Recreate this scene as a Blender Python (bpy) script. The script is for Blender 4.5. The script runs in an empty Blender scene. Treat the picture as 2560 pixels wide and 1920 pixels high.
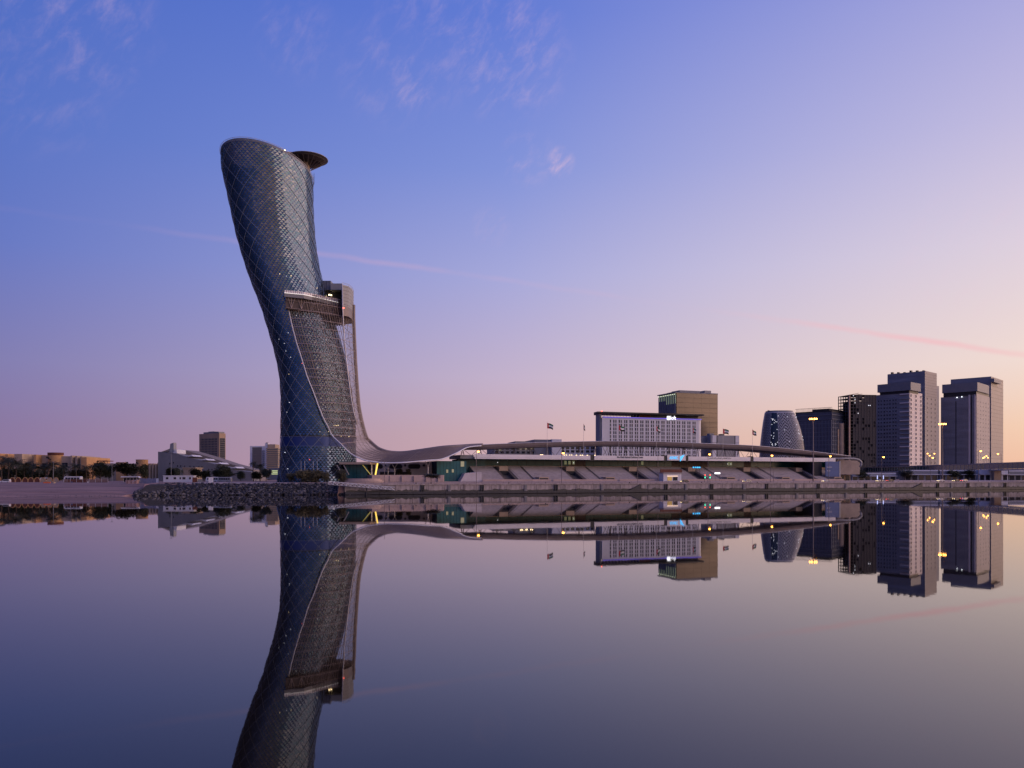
import bpy, math, random
import numpy as np
from mathutils import Vector, Matrix

R = math.radians
random.seed(7)
SC = bpy.context.scene
COL = SC.collection

# ------------------------------------------------------------------ camera
F, HY, CZ = 2009.0, 1192.0, 7.7          # focal length and horizon row (2560 px wide photo), eye height in metres
cam_d = bpy.data.cameras.new('camera')
cam = bpy.data.objects.new('camera', cam_d)
COL.objects.link(cam)
cam_d.sensor_width = 36.0
cam_d.lens = F / 2560 * 36.0
cam_d.shift_y = (HY - 960.0) / 2560.0
cam_d.clip_start = 0.5
cam_d.clip_end = 20000
cam.location = (0, 0, CZ)
cam.rotation_euler = (R(90), 0, 0)
SC.camera = cam

# ------------------------------------------------------------------ sky, sun, exposure
SUN_AZ, SUN_EL = 90.0, 12.0


def lin(c, k=1.0):
    o = []
    for v in c:
        v = v / 255.0
        o.append((v / 12.92 if v <= 0.04045 else ((v + 0.055) / 1.055) ** 2.4) * k)
    return (o[0], o[1], o[2], 1.0)


def skydir(px, py):
    return Vector(((px - 1280) / F, 1.0, (HY - py) / F)).normalized()


def build_world():
    w = bpy.data.worlds.new('World')
    SC.world = w
    w.use_nodes = True
    nt = w.node_tree
    nt.nodes.clear()
    N = nt.nodes.new
    L = nt.links.new

    def math_(op, a, b=None, clamp=False):
        n = N('ShaderNodeMath'); n.operation = op; n.use_clamp = clamp
        for i, v in enumerate((a, b)):
            if v is None:
                continue
            if isinstance(v, (int, float)):
                n.inputs[i].default_value = v
            else:
                L(v, n.inputs[i])
        return n.outputs[0]

    def vmath(op, a, b=None):
        n = N('ShaderNodeVectorMath'); n.operation = op
        for i, v in enumerate((a, b)):
            if v is None:
                continue
            if isinstance(v, (tuple, Vector)):
                n.inputs[i].default_value = tuple(v)
            else:
                L(v, n.inputs[i])
        return n

    def mix(fac, a, b):
        n = N('ShaderNodeMix'); n.data_type = 'RGBA'
        if isinstance(fac, (int, float)):
            n.inputs[0].default_value = fac
        else:
            L(fac, n.inputs[0])
        for i, v in ((6, a), (7, b)):
            if isinstance(v, tuple):
                n.inputs[i].default_value = v
            else:
                L(v, n.inputs[i])
        return n.outputs[2]

    tc = N('ShaderNodeTexCoord')
    D = vmath('NORMALIZE', tc.outputs['Generated']).outputs[0]
    sep = N('ShaderNodeSeparateXYZ'); L(D, sep.inputs[0])
    el = math_('ARCSINE', math_('MAXIMUM', sep.outputs[2], 0.0))
    e = math_('DIVIDE', el, R(90.0), True)
    hz = vmath('NORMALIZE', vmath('MULTIPLY', D, (1, 1, 0)).outputs[0]).outputs[0]
    f = math_('ADD', math_('MULTIPLY', vmath('DOT_PRODUCT', hz, (math.sin(R(SUN_AZ)), math.cos(R(SUN_AZ)), 0)).outputs['Value'], 0.5), 0.5)
    ELS = (0, 3, 7, 14, 21, 30, 60, 90)
    ZEN = (58, 84, 172)

    def ramp(cols, ks):
        r = N('ShaderNodeValToRGB')
        cr = r.color_ramp
        cr.interpolation = 'EASE' if False else 'LINEAR'
        for i, (a, c, k) in enumerate(zip(ELS, cols, ks)):
            if i < 2:
                s = cr.elements[i]; s.position = a / 90.0
            else:
                s = cr.elements.new(a / 90.0)
            s.color = lin(c, k)
        L(e, r.inputs[0])
        return r.outputs[0]

    one = (1,) * 8
    anti = ramp([(74, 64, 84), (64, 61, 86), (54, 58, 90), (46, 57, 100), (43, 58, 112), (44, 62, 126), (48, 70, 148), ZEN], one)
    left = ramp([(143, 119, 153), (140, 121, 161), (133, 128, 178), (106, 123, 196), (90, 117, 198), (78, 108, 196), (60, 86, 175), ZEN], one)
    mid = ramp([(207, 169, 174), (205, 172, 179), (196, 178, 203), (167, 169, 218), (131, 148, 217), (98, 124, 212), (72, 98, 188), ZEN], one)
    right = ramp([(240, 188, 160), (243, 204, 178), (240, 218, 210), (220, 207, 222), (192, 186, 223), (156, 159, 219), (92, 112, 196), ZEN], one)
    sunc = ramp([(255, 190, 130), (255, 205, 155), (255, 218, 190), (238, 214, 218), (208, 196, 224), (172, 170, 222), (98, 116, 196), ZEN],
                (1.6, 1.6, 1.5, 1.3, 1.1, 1.0, 1.0, 1.0))
    c = mix(math_('DIVIDE', f, 0.235, True), anti, left)
    c = mix(math_('DIVIDE', math_('SUBTRACT', f, 0.235), 0.265, True), c, mid)
    c = mix(math_('DIVIDE', math_('SUBTRACT', f, 0.50), 0.265, True), c, right)
    c = mix(math_('DIVIDE', math_('SUBTRACT', f, 0.765), 0.235, True), c, sunc)

    # thin wisps of cloud in patches of the sky, and one long contrail
    mp = N('ShaderNodeMapping'); mp.inputs['Scale'].default_value = (30, 18, 12)
    mp0 = N('ShaderNodeMapping'); mp0.inputs['Rotation'].default_value = (0.0, R(-42), 0.0); L(D, mp0.inputs[0])
    L(mp0.outputs[0], mp.inputs[0])
    nz = N('ShaderNodeTexNoise'); nz.inputs['Scale'].default_value = 2.3; nz.inputs['Detail'].default_value = 12; nz.inputs['Roughness'].default_value = 0.64
    nz.inputs['Distortion'].default_value = 0.35
    L(mp.outputs[0], nz.inputs['Vector'])
    wisp = N('ShaderNodeMapRange'); wisp.interpolation_type = 'SMOOTHSTEP'
    L(nz.outputs[0], wisp.inputs[0])
    wisp.inputs[1].default_value = 0.40; wisp.inputs[2].default_value = 0.98
    tot = None
    for px, py, deg, st in ((1150, 40, 6.0, 0.42), (1270, 140, 4.6, 0.62), (1400, 404, 1.15, 1.3), (1320, 395, 2.2, 0.5), (190, 40, 5.0, 0.42),
                            (90, 190, 5.0, 0.22), (1030, 205, 2.2, 0.6), (745, 92, 3.0, 0.28), (1230, 565, 1.6, 0.35), (2440, 660, 6.0, 0.25), (975, 180, 4.0, 0.3)):
        dt = vmath('DOT_PRODUCT', D, skydir(px, py)).outputs['Value']
        m = N('ShaderNodeMapRange'); m.interpolation_type = 'SMOOTHSTEP'
        L(dt, m.inputs[0]); m.inputs[1].default_value = math.cos(R(deg)); m.inputs[2].default_value = 1.0; m.inputs[4].default_value = st
        m.inputs[4].default_value = st * 0.8
        tot = m.outputs[0] if tot is None else math_('MAXIMUM', tot, m.outputs[0])
    cl = math_('MULTIPLY', tot, wisp.outputs[0], True)
    c = mix(cl, c, lin((236, 196, 214)))
    n = skydir(2560, 888).cross(skydir(800, 634)).normalized()
    nz2 = N('ShaderNodeTexNoise'); nz2.inputs['Scale'].default_value = 26; nz2.inputs['Detail'].default_value = 5
    L(D, nz2.inputs['Vector'])
    off = math_('ADD', vmath('DOT_PRODUCT', D, n).outputs['Value'], math_('MULTIPLY', math_('SUBTRACT', nz2.outputs[0], 0.5), 0.006))
    g = N('ShaderNodeMapRange'); g.interpolation_type = 'SMOOTHSTEP'
    L(math_('ABSOLUTE', off), g.inputs[0]); g.inputs[1].default_value = 0.0052; g.inputs[2].default_value = 0.0; g.inputs[4].default_value = 1.0
    nz3 = N('ShaderNodeTexNoise'); nz3.inputs['Scale'].default_value = 5.5; nz3.inputs['Detail'].default_value = 3
    L(D, nz3.inputs['Vector'])
    al = N('ShaderNodeMapRange'); L(nz3.outputs[0], al.inputs[0]); al.inputs[1].default_value = 0.36; al.inputs[2].default_value = 0.66; al.inputs[3].default_value = 0.06; al.inputs[4].default_value = 0.36
    fy = N('ShaderNodeMapRange'); L(sep.outputs[1], fy.inputs[0]); fy.inputs[1].default_value = 0.55; fy.inputs[2].default_value = 0.8
    fx = N('ShaderNodeMapRange'); L(sep.outputs[0], fx.inputs[0]); fx.inputs[1].default_value = -0.45; fx.inputs[2].default_value = 0.35; fx.inputs[3].default_value = 0.10; fx.inputs[4].default_value = 1.5
    ct = math_('MULTIPLY', math_('MULTIPLY', math_('MULTIPLY', g.outputs[0], al.outputs[0]), fy.outputs[0]), fx.outputs[0], True)
    g1 = N('ShaderNodeMapRange'); g1.interpolation_type = 'SMOOTHSTEP'; L(sep.outputs[0], g1.inputs[0]); g1.inputs[1].default_value = 0.05; g1.inputs[2].default_value = 0.15; g1.inputs[3].default_value = 1.0; g1.inputs[4].default_value = 0.06
    g2 = N('ShaderNodeMapRange'); g2.interpolation_type = 'SMOOTHSTEP'; L(sep.outputs[0], g2.inputs[0]); g2.inputs[1].default_value = 0.20; g2.inputs[2].default_value = 0.36
    ct = math_('MULTIPLY', ct, math_('MAXIMUM', g1.outputs[0], g2.outputs[0]))
    c = mix(ct, c, lin((246, 182, 190)))
    # below the horizon (never seen directly): the same horizon colour, dimmed
    bg = N('ShaderNodeBackground'); L(c, bg.inputs[0]); bg.inputs[1].default_value = 1.0
    out = N('ShaderNodeOutputWorld'); L(bg.outputs[0], out.inputs[0])
    try:
        w.cycles.sampling_method = 'MANUAL'; w.cycles.sample_map_resolution = 512
    except Exception:
        pass


build_world()

sun_d = bpy.data.lights.new('sun', 'SUN')
sun_d.energy = 2.5
sun_d.angle = R(76)
sun_d.color = (1.0, 0.66, 0.50)
sun = bpy.data.objects.new('sun', sun_d)
COL.objects.link(sun)
_sd = Vector((math.sin(R(SUN_AZ)) * math.cos(R(SUN_EL)), math.cos(R(SUN_AZ)) * math.cos(R(SUN_EL)), math.sin(R(SUN_EL))))
sun.rotation_euler = _sd.to_track_quat('Z', 'Y').to_euler()
sun.location = (300, 60, 120)

SC.view_settings.view_transform = 'Standard'
SC.view_settings.look = 'None'
SC.view_settings.exposure = 0.0
SC.view_settings.gamma = 1.0
SC.view_settings.use_curve_mapping = False
SC.cycles.use_denoising = True
SC.cycles.max_bounces = 5
SC.cycles.diffuse_bounces = 2
SC.cycles.glossy_bounces = 4
SC.cycles.transmission_bounces = 2
SC.cycles.caustics_reflective = False
SC.cycles.caustics_refractive = False
SC.cycles.sample_clamp_indirect = 4.0


# ------------------------------------------------------------------ placing: photo column/row + distance -> metres
def X_(px, d): return (px - 1280) / F * d
def Z_(py, d): return CZ - (py - HY) / F * d
def at(px, py, d): return Vector((X_(px, d), d, Z_(py, d)))


QA = math.atan2(79, 203)                    # the quay runs back to the right at this angle
QU = (math.cos(QA), math.sin(QA)); QV = (-math.sin(QA), math.cos(QA)); Q0 = (-49.0, 351.0)


def W(s, t, z=0.0): return Vector((Q0[0] + s * QU[0] + t * QV[0], Q0[1] + s * QU[1] + t * QV[1], z))


def sq(px, t):
    k = (px - 1280) / F
    bx, by = Q0[0] + t * QV[0], Q0[1] + t * QV[1]
    return (k * by - bx) / (QU[0] - k * QU[1])


def dq(px, t): return W(sq(px, t), t).y
def zq(px, py, t): return Z_(py, dq(px, t))


G = 5.3                                      # street level above the water


# ------------------------------------------------------------------ materials
MATS = {}


def mat(name, col, rough=0.6, metal=0.0, var=0.12, scale=0.35, bump=0.0, bscale=4.0, emit=None, estr=0.0, ior=1.45, stretch=None, col2=None, lo=0.35, hi=0.65):
    if name in MATS:
        return MATS[name]
    m = bpy.data.materials.new(name)
    m.use_nodes = True
    nt = m.node_tree
    b = nt.nodes['Principled BSDF']
    b.inputs['Roughness'].default_value = rough
    b.inputs['Metallic'].default_value = metal
    b.inputs['IOR'].default_value = ior
    c = (col[0], col[1], col[2], 1)
    b.inputs['Base Color'].default_value = c
    if var > 0 or col2 or bump > 0:
        tc = nt.nodes.new('ShaderNodeTexCoord')
        mp = nt.nodes.new('ShaderNodeMapping')
        nt.links.new(tc.outputs['Object'], mp.inputs[0])
        if stretch:
            mp.inputs['Scale'].default_value = stretch
    if var > 0 or col2:
        nz = nt.nodes.new('ShaderNodeTexNoise')
        nz.inputs['Scale'].default_value = scale; nz.inputs['Detail'].default_value = 6; nz.inputs['Roughness'].default_value = 0.65
        nt.links.new(mp.outputs[0], nz.inputs['Vector'])
        cr = nt.nodes.new('ShaderNodeValToRGB')
        cr.color_ramp.elements[0].position = lo; cr.color_ramp.elements[1].position = hi
        k0, k1 = 1 - var, 1 + var
        cr.color_ramp.elements[0].color = (col[0] * k0, col[1] * k0, col[2] * k0, 1)
        cr.color_ramp.elements[1].color = (*col2, 1) if col2 else (col[0] * k1, col[1] * k1, col[2] * k1, 1)
        nt.links.new(nz.outputs[0], cr.inputs[0])
        nt.links.new(cr.outputs[0], b.inputs['Base Color'])
    if bump > 0:
        nb = nt.nodes.new('ShaderNodeTexNoise'); nb.inputs['Scale'].default_value = bscale; nb.inputs['Detail'].default_value = 5
        nt.links.new(mp.outputs[0], nb.inputs['Vector'])
        bp = nt.nodes.new('ShaderNodeBump'); bp.inputs['Strength'].default_value = bump
        nt.links.new(nb.outputs[0], bp.inputs['Height'])
        nt.links.new(bp.outputs[0], b.inputs['Normal'])
    if emit:
        b.inputs['Emission Color'].default_value = (*emit, 1)
        b.inputs['Emission Strength'].default_value = estr
    MATS[name] = m
    return m


def leaf_mat(name, c1, c2):
    m = mat(name, c1, 0.7, 0, 0.3, 0.8, col2=c2)
    return m


SAND = mat('sand', (0.25, 0.155, 0.140), 0.9, 0, 0.42, 0.22, 0.3, 1.5, stretch=(.12, 1, 1))
PAVE = mat('paving', (0.42, 0.315, 0.285), 0.7, 0, 0.12, 0.3, 0.1)
ASPH = mat('asphalt', (0.07, 0.065, 0.07), 0.55, 0, 0.2, 0.5)
LINE = mat('road_paint', (0.7, 0.7, 0.66), 0.6, 0, 0.1)
CONC = mat('quay_concrete', (0.34, 0.285, 0.28), 0.8, 0, 0.32, 0.6, 0.15, 2.0, stretch=(1, 1, 0.35))
CONC2 = mat('quay_concrete_stained', (0.28, 0.24, 0.24), 0.8, 0, 0.3, 0.8, 0.15, 2.0, stretch=(1, 1, 0.3))
DARKC = mat('wet_dark_concrete', (0.035, 0.035, 0.045), 0.5, 0, 0.3, 0.5)
RUBBER = mat('black_rubber', (0.02, 0.02, 0.022), 0.6, 0, 0.1)
ROCK1 = mat('rock_dark', (0.022, 0.022, 0.030), 0.85, 0, 0.35, 0.9, 0.5, 3)
ROCK2 = mat('rock_grey', (0.045, 0.044, 0.053), 0.85, 0, 0.3, 0.9, 0.5, 3)
ROCK3 = mat('rock_pale', (0.12, 0.112, 0.12), 0.85, 0, 0.25, 0.9, 0.5, 3)
WHITE = mat('white_panel', (0.74, 0.70, 0.70), 0.5, 0, 0.06, 0.2)
WHITE2 = mat('white_render', (0.62, 0.62, 0.67), 0.6, 0, 0.07, 0.15)
PALESTEEL = mat('pale_steel', (0.52, 0.50, 0.52), 0.4, 0.2, 0.06)
MAUVESTEEL = mat('brown_steel', (0.195, 0.160, 0.165), 0.5, 0.2, 0.12)
RINGM = mat('ring_steel', (0.36, 0.29, 0.28), 0.5, 0.2, 0.06)
WIRE = mat('mesh_wire', (0.19, 0.148, 0.142), 0.5, 0.2, 0.06)
DARK = mat('dark_metal', (0.03, 0.03, 0.036), 0.5, 0.3, 0.1)
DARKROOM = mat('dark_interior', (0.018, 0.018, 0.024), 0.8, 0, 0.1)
GREY = mat('grey_cladding', (0.27, 0.27, 0.29), 0.55, 0, 0.08, 0.2)
GREY2 = mat('mid_grey_cladding', (0.19, 0.19, 0.21), 0.55, 0, 0.08, 0.2)
SLATE = mat('slate_blue_cladding', (0.15, 0.16, 0.21), 0.45, 0.1, 0.1, 0.1)
BGLASS = mat('window_glass', (0.016, 0.02, 0.03), 0.08, 0, 0.0, ior=1.5)
DARKGL = mat('dark_recessed_glass', (0.02, 0.024, 0.035), 0.35, 0, 0.0, ior=1.3)
TEAL = mat('teal_glass', (0.018, 0.105, 0.125), 0.22, 0, 0.15, 0.3, ior=1.35)
G1 = mat('tower_glass', (0.090, 0.122, 0.170), 0.07, 0.8, 0.0)
G2 = mat('tower_glass_teal', (0.068, 0.118, 0.165), 0.09, 0.8, 0.0)
G3 = mat('tower_glass_blind', (0.145, 0.175, 0.220), 0.11, 0.75, 0.0)
MULL = mat('mullion', (0.035, 0.038, 0.055), 0.5, 0.2, 0.0)
BANDBLUE = mat('deep_blue_band', (0.012, 0.035, 0.16), 0.3, 0.35, 0.08, 0.3)
RIB = mat('diagrid_steel', (0.19, 0.225, 0.30), 0.45, 0.2, 0.05)
OCHRE = mat('ochre_sunlit_render', (0.50, 0.28, 0.13), 0.85, 0, 0.12, 0.2)  # orange of the sunlit walls pushed into this base colour
OCHRE2 = mat('tan_render', (0.40, 0.30, 0.22), 0.85, 0, 0.12, 0.2)
RUST = mat('rust_brown', (0.13, 0.045, 0.03), 0.8, 0, 0.15)
ORANGE = mat('orange_plastic', (0.75, 0.16, 0.05), 0.5, 0, 0.1)
BROWNGL = mat('bronze_glass', (0.125, 0.088, 0.064), 0.2, 0.2, 0.25, 0.05, ior=1.6, stretch=(0.3, 0.3, 3))
BARK = mat('bark', (0.09, 0.065, 0.05), 0.9, 0, 0.25, 2.0)
LEAF = leaf_mat('foliage_dark', (0.030, 0.040, 0.022), (0.055, 0.062, 0.034))
LEAF2 = leaf_mat('foliage_olive', (0.060, 0.056, 0.034), (0.10, 0.088, 0.052))
PALM = leaf_mat('palm_frond', (0.036, 0.042, 0.026), (0.066, 0.066, 0.042))
YEL = mat('lit_yellow', (0.8, 0.6, 0.1), 0.5, 0, 0, emit=(1.0, 0.66, 0.12), estr=1.5)
SODIUM = mat('sodium_lamp', (1, 0.6, 0.2), 0.5, 0, 0, emit=(1.0, 0.40, 0.06), estr=14)
SODIUMHI = mat('sodium_floodlight', (1, 0.6, 0.2), 0.5, 0, 0, emit=(1.0, 0.40, 0.06), estr=14)
WARMDOT = mat('warm_lamp', (1, 0.8, 0.5), 0.5, 0, 0, emit=(1.0, 0.74, 0.38), estr=6)
COOLDOT = mat('white_lamp', (1, 1, 1), 0.5, 0, 0, emit=(0.92, 0.96, 1.0), estr=3)
ROOMDOT = mat('room_lamp', (1, 1, 1), 0.5, 0, 0, emit=(0.90, 0.92, 1.0), estr=0.9)
ROOMWARM = mat('warm_room_lamp', (1, .8, .5), 0.5, 0, 0, emit=(1.0, 0.72, 0.36), estr=2.0)
REDDOT = mat('red_lamp', (1, 0.1, 0.05), 0.5, 0, 0, emit=(1.0, 0.12, 0.08), estr=5)
GREENDOT = mat('green_lamp', (0.1, 1, 0.5), 0.5, 0, 0, emit=(0.1, 0.9, 0.5), estr=2)
CYAN = mat('cyan_neon', (0.1, 0.6, 0.9), 0.5, 0, 0, emit=(0.03, 0.45, 0.95), estr=1.3)
SIGNW = mat('white_sign_light', (.6, .6, .6), 0.5, 0, 0, emit=(0.95, 0.95, 1.0), estr=1.8)
PURPLE = mat('violet_light_strip', (0.2, 0.15, 0.8), 0.5, 0, 0, emit=(0.16, 0.12, 0.75), estr=0.55)
LIME = mat('green_white_light', (0.7, 0.9, 0.5), 0.5, 0, 0, emit=(0.60, 0.72, 0.40), estr=0.35)
LITWIN = mat('lit_window', (0.4, 0.4, 0.25), 0.5, 0, 0, emit=(0.62, 0.66, 0.36), estr=0.16)
INK = mat('dark_lettering', (0.02, 0.02, 0.025), 0.6, 0, 0)
FRED = mat('flag_red', (0.45, 0.02, 0.03), 0.8, 0, 0.08)
FGRN = mat('flag_green', (0.01, 0.12, 0.06), 0.8, 0, 0.08)
FWHT = mat('flag_white', (0.65, 0.65, 0.68), 0.8, 0, 0.05)
FBLK = mat('flag_black', (0.015, 0.015, 0.018), 0.8, 0, 0)
BLUEB = mat('blue_banner', (0.05, 0.09, 0.24), 0.6, 0, 0.1)
CARW = mat('white_car_paint', (0.62, 0.62, 0.66), 0.25, 0, 0.0)
CARS = mat('silver_car_paint', (0.33, 0.34, 0.38), 0.25, 0.4, 0.0)
CARD = mat('dark_car_paint', (0.03, 0.032, 0.04), 0.25, 0.2, 0.0)


def water_mat():
    m = bpy.data.materials.new('still_water')
    m.use_nodes = True
    nt = m.node_tree
    b = nt.nodes['Principled BSDF']
    b.inputs['Base Color'].default_value = (0.010, 0.007, 0.004, 1)
    b.inputs['Roughness'].default_value = 0.018
    b.inputs['IOR'].default_value = 1.42
    b.inputs['Specular Tint'].default_value = (1.0, 0.87, 0.88, 1)
    g = nt.nodes.new('ShaderNodeNewGeometry')
    mp = nt.nodes.new('ShaderNodeMapping'); mp.inputs['Scale'].default_value = (0.5, 0.16, 1)
    nt.links.new(g.outputs['Position'], mp.inputs[0])
    nz = nt.nodes.new('ShaderNodeTexNoise'); nz.inputs['Scale'].default_value = 1.0; nz.inputs['Detail'].default_value = 4
    nt.links.new(mp.outputs[0], nz.inputs['Vector'])
    bp = nt.nodes.new('ShaderNodeBump'); bp.inputs['Strength'].default_value = 0.004; bp.inputs['Distance'].default_value = 0.5
    nt.links.new(nz.outputs[0], bp.inputs['Height'])
    nt.links.new(bp.outputs[0], b.inputs['Normal'])
    return m


WATER = water_mat()


# ------------------------------------------------------------------ mesh building
class MB:
    def __init__(self):
        self.v = []; self.f = []; self.m = []

    def quad(self, a, b, c, d, mi=0):
        n = len(self.v); self.v += [tuple(a), tuple(b), tuple(c), tuple(d)]; self.f.append((n, n + 1, n + 2, n + 3)); self.m.append(mi); return self

    def tri(self, a, b, c, mi=0):
        n = len(self.v); self.v += [tuple(a), tuple(b), tuple(c)]; self.f.append((n, n + 1, n + 2)); self.m.append(mi); return self

    def box(self, x0, x1, y0, y1, z0, z1, mi=0):
        n = len(self.v)
        self.v += [(x0, y0, z0), (x1, y0, z0), (x1, y1, z0), (x0, y1, z0), (x0, y0, z1), (x1, y0, z1), (x1, y1, z1), (x0, y1, z1)]
        for q in ((0, 3, 2, 1), (4, 5, 6, 7), (0, 1, 5, 4), (1, 2, 6, 5), (2, 3, 7, 6), (3, 0, 4, 7)):
            self.f.append(tuple(n + i for i in q)); self.m.append(mi)
        return self

    def prism(self, pts, z0, z1, mi=0, axis='z'):
        """closed prism of a plan polygon (x,y), or of a profile (x,z) pushed along y when axis is 'y'"""
        n = len(self.v); k = len(pts)
        if axis == 'z':
            self.v += [(p[0], p[1], z0) for p in pts] + [(p[0], p[1], z1) for p in pts]
        else:
            self.v += [(p[0], z0, p[1]) for p in pts] + [(p[0], z1, p[1]) for p in pts]
        self.f.append(tuple(n + i for i in range(k - 1, -1, -1))); self.m.append(mi)
        self.f.append(tuple(n + k + i for i in range(k))); self.m.append(mi)
        for i in range(k):
            j = (i + 1) % k
            self.f.append((n + i, n + j, n + k + j, n + k + i)); self.m.append(mi)
        return self

    def tube(self, pts, r, n=6, mi=0, cap=True):
        pts = [Vector(p) for p in pts]
        rs = r if isinstance(r, (list, tuple)) else [r] * len(pts)
        base = len(self.v)
        prev = None
        for i, p in enumerate(pts):
            t = (pts[min(i + 1, len(pts) - 1)] - pts[max(i - 1, 0)])
            if t.length < 1e-9:
                t = Vector((0, 0, 1))
            t.normalize()
            if prev is None:
                up = Vector((0, 0, 1)) if abs(t.z) < 0.95 else Vector((1, 0, 0))
                a = t.cross(up).normalized()
            else:
                a = (prev - t * prev.dot(t))
                a = a.normalized() if a.length > 1e-6 else t.orthogonal().normalized()
            prev = a
            b = t.cross(a)
            for k in range(n):
                an = 2 * math.pi * k / n
                self.v.append(tuple(p + (a * math.cos(an) + b * math.sin(an)) * rs[i]))
        for i in range(len(pts) - 1):
            for k in range(n):
                k2 = (k + 1) % n
                self.f.append((base + i * n + k, base + i * n + k2, base + (i + 1) * n + k2, base + (i + 1) * n + k)); self.m.append(mi)
        if cap:
            self.f.append(tuple(base + k for k in range(n - 1, -1, -1))); self.m.append(mi)
            e = base + (len(pts) - 1) * n
            self.f.append(tuple(e + k for k in range(n))); self.m.append(mi)
        return self

    def bar(self, a, b, w, mi=0):
        return self.tube([a, b], w, 4, mi)

    def lathe(self, prof, n=24, cx=0, cy=0, mi=0, a0=0, a1=2 * math.pi):
        """profile of (radius, z)"""
        base = len(self.v); full = abs(a1 - a0 - 2 * math.pi) < 1e-6
        cols = n if full else n + 1
        for r, z in prof:
            for k in range(cols):
                an = a0 + (a1 - a0) * k / n
                self.v.append((cx + r * math.cos(an), cy + r * math.sin(an), z))
        for i in range(len(prof) - 1):
            for k in range(n):
                k2 = (k + 1) % cols
                self.f.append((base + i * cols + k, base + i * cols + k2, base + (i + 1) * cols + k2, base + (i + 1) * cols + k)); self.m.append(mi)
        return self

    def grid(self, rows, mi=0, closed=False):
        base = len(self.v); nc = len(rows[0])
        for r in rows:
            self.v += [tuple(p) for p in r]
        for i in range(len(rows) - 1):
            for k in range(nc if closed else nc - 1):
                k2 = (k + 1) % nc
                self.f.append((base + i * nc + k, base + i * nc + k2, base + (i + 1) * nc + k2, base + (i + 1) * nc + k)); self.m.append(mi)
        return self

    def mesh(self, name, mats, smooth=False, origin=None):
        me = bpy.data.meshes.new(name)
        v = self.v
        if origin is not None:
            ox, oy, oz = origin
            v = [(p[0] - ox, p[1] - oy, p[2] - oz) for p in v]
        me.from_pydata(v, [], self.f)
        if not isinstance(mats, (list, tuple)):
            mats = [mats]
        for m_ in mats:
            me.materials.append(m_)
        if len(mats) > 1:
            me.polygons.foreach_set('material_index', self.m)
        if smooth:
            me.polygons.foreach_set('use_smooth', [True] * len(self.f))
        me.update()
        return me

    def build(self, name, mats, parent=None, smooth=False, origin=None, kind=None):
        o = bpy.data.objects.new(name, self.mesh(name, mats, smooth, origin))
        COL.objects.link(o)
        o.parent = parent
        if kind:
            o['kind'] = kind
        return o


def tag(o, label, cat, group=None, kind=None):
    o['label'] = label; o['category'] = cat
    if group: o['group'] = group
    if kind: o['kind'] = kind
    return o


def thing(name, label, cat, loc=(0, 0, 0), rz=0.0, group=None):
    o = bpy.data.objects.new(name, None)
    COL.objects.link(o)
    o.location = loc; o.rotation_euler = (0, 0, rz)
    return tag(o, label, cat, group)


def part(name, me, parent, loc=(0, 0, 0), rz=0.0, scale=None):
    o = bpy.data.objects.new(name, me)
    COL.objects.link(o)
    o.parent = parent; o.location = loc; o.rotation_euler = (0, 0, rz)
    if scale: o.scale = scale
    return o


def copy_tree(o, parent=None):
    c = o.copy(); COL.objects.link(c); c.parent = parent
    for ch in list(o.children):
        copy_tree(ch, c)
    return c


def struct(o):
    o['kind'] = 'structure'
    return o


def boxp(parent, name, x0, x1, y0, y1, z0, z1, m):
    return MB().box(x0, x1, y0, y1, z0, z1).build(name, m, parent)


class Corner:
    """a building with one corner towards the viewer: local x runs along its right face, local y along its left face"""
    def __init__(self, pxc, d, ang, base=G):
        self.c = Vector((X_(pxc, d), d)); self.d = d; self.a = R(ang); self.base = base
        self.r = (math.cos(self.a), math.sin(self.a)); self.l = (-math.sin(self.a), math.cos(self.a))
        self.loc = (self.c.x, self.c.y, base)

    def _len(self, px, v):
        k = (px - 1280) / F
        return (k * self.c.y - self.c.x) / (v[0] - k * v[1])

    def lr(self, px): return self._len(px, self.r)
    def ll(self, px): return self._len(px, self.l)
    def z(self, py): return Z_(py, self.d) - self.base

    def thing(self, name, label, cat, group=None):
        return thing(name, label, cat, self.loc, self.a, group)


def window_mesh(w, h, fm, pm, fr=0.16, proud=0.18):
    b = MB()
    b.quad((-w / 2, -0.02, -h / 2), (w / 2, -0.02, -h / 2), (w / 2, -0.02, h / 2), (-w / 2, -0.02, h / 2), 1)
    b.box(-w / 2 - fr, -w / 2, -proud, 0.05, -h / 2 - fr, h / 2 + fr)
    b.box(w / 2, w / 2 + fr, -proud, 0.05, -h / 2 - fr, h / 2 + fr)
    b.box(-w / 2, w / 2, -proud, 0.05, -h / 2 - fr, -h / 2)
    b.box(-w / 2, w / 2, -proud, 0.05, h / 2, h / 2 + fr)
    return b.mesh('window', [fm, pm])


BUDGET = {}


def windows(parent, me, spots, rz, name='window'):
    """each window an object of its own, up to 300 on one thing; the rest one joined mesh"""
    rest = []
    mes = me if isinstance(me, list) else [me]
    rw = random.Random(len(spots))
    for p in spots:
        me = mes[rw.randrange(len(mes))]
        k = BUDGET.get(parent.name, 0)
        if k < 290:
            part(name, me, parent, p, rz); BUDGET[parent.name] = k + 1
        else:
            rest.append(p)
    if rest:
        me = mes[0]
        b = MB(); c, s = math.cos(rz), math.sin(rz)
        for p in rest:
            n = len(b.v)
            for v in me.vertices:
                x, y, z = v.co
                b.v.append((p[0] + x * c - y * s, p[1] + x * s + y * c, p[2] + z))
            for pl in me.polygons:
                b.f.append(tuple(n + i for i in pl.vertices)); b.m.append(pl.material_index)
        b.build('further_' + name + 's', list(mes[0].materials), parent, kind='stuff')


def lin_space(a, b, n):
    return [a + (b - a) * i / (n - 1) for i in range(n)] if n > 1 else [(a + b) / 2]


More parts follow.
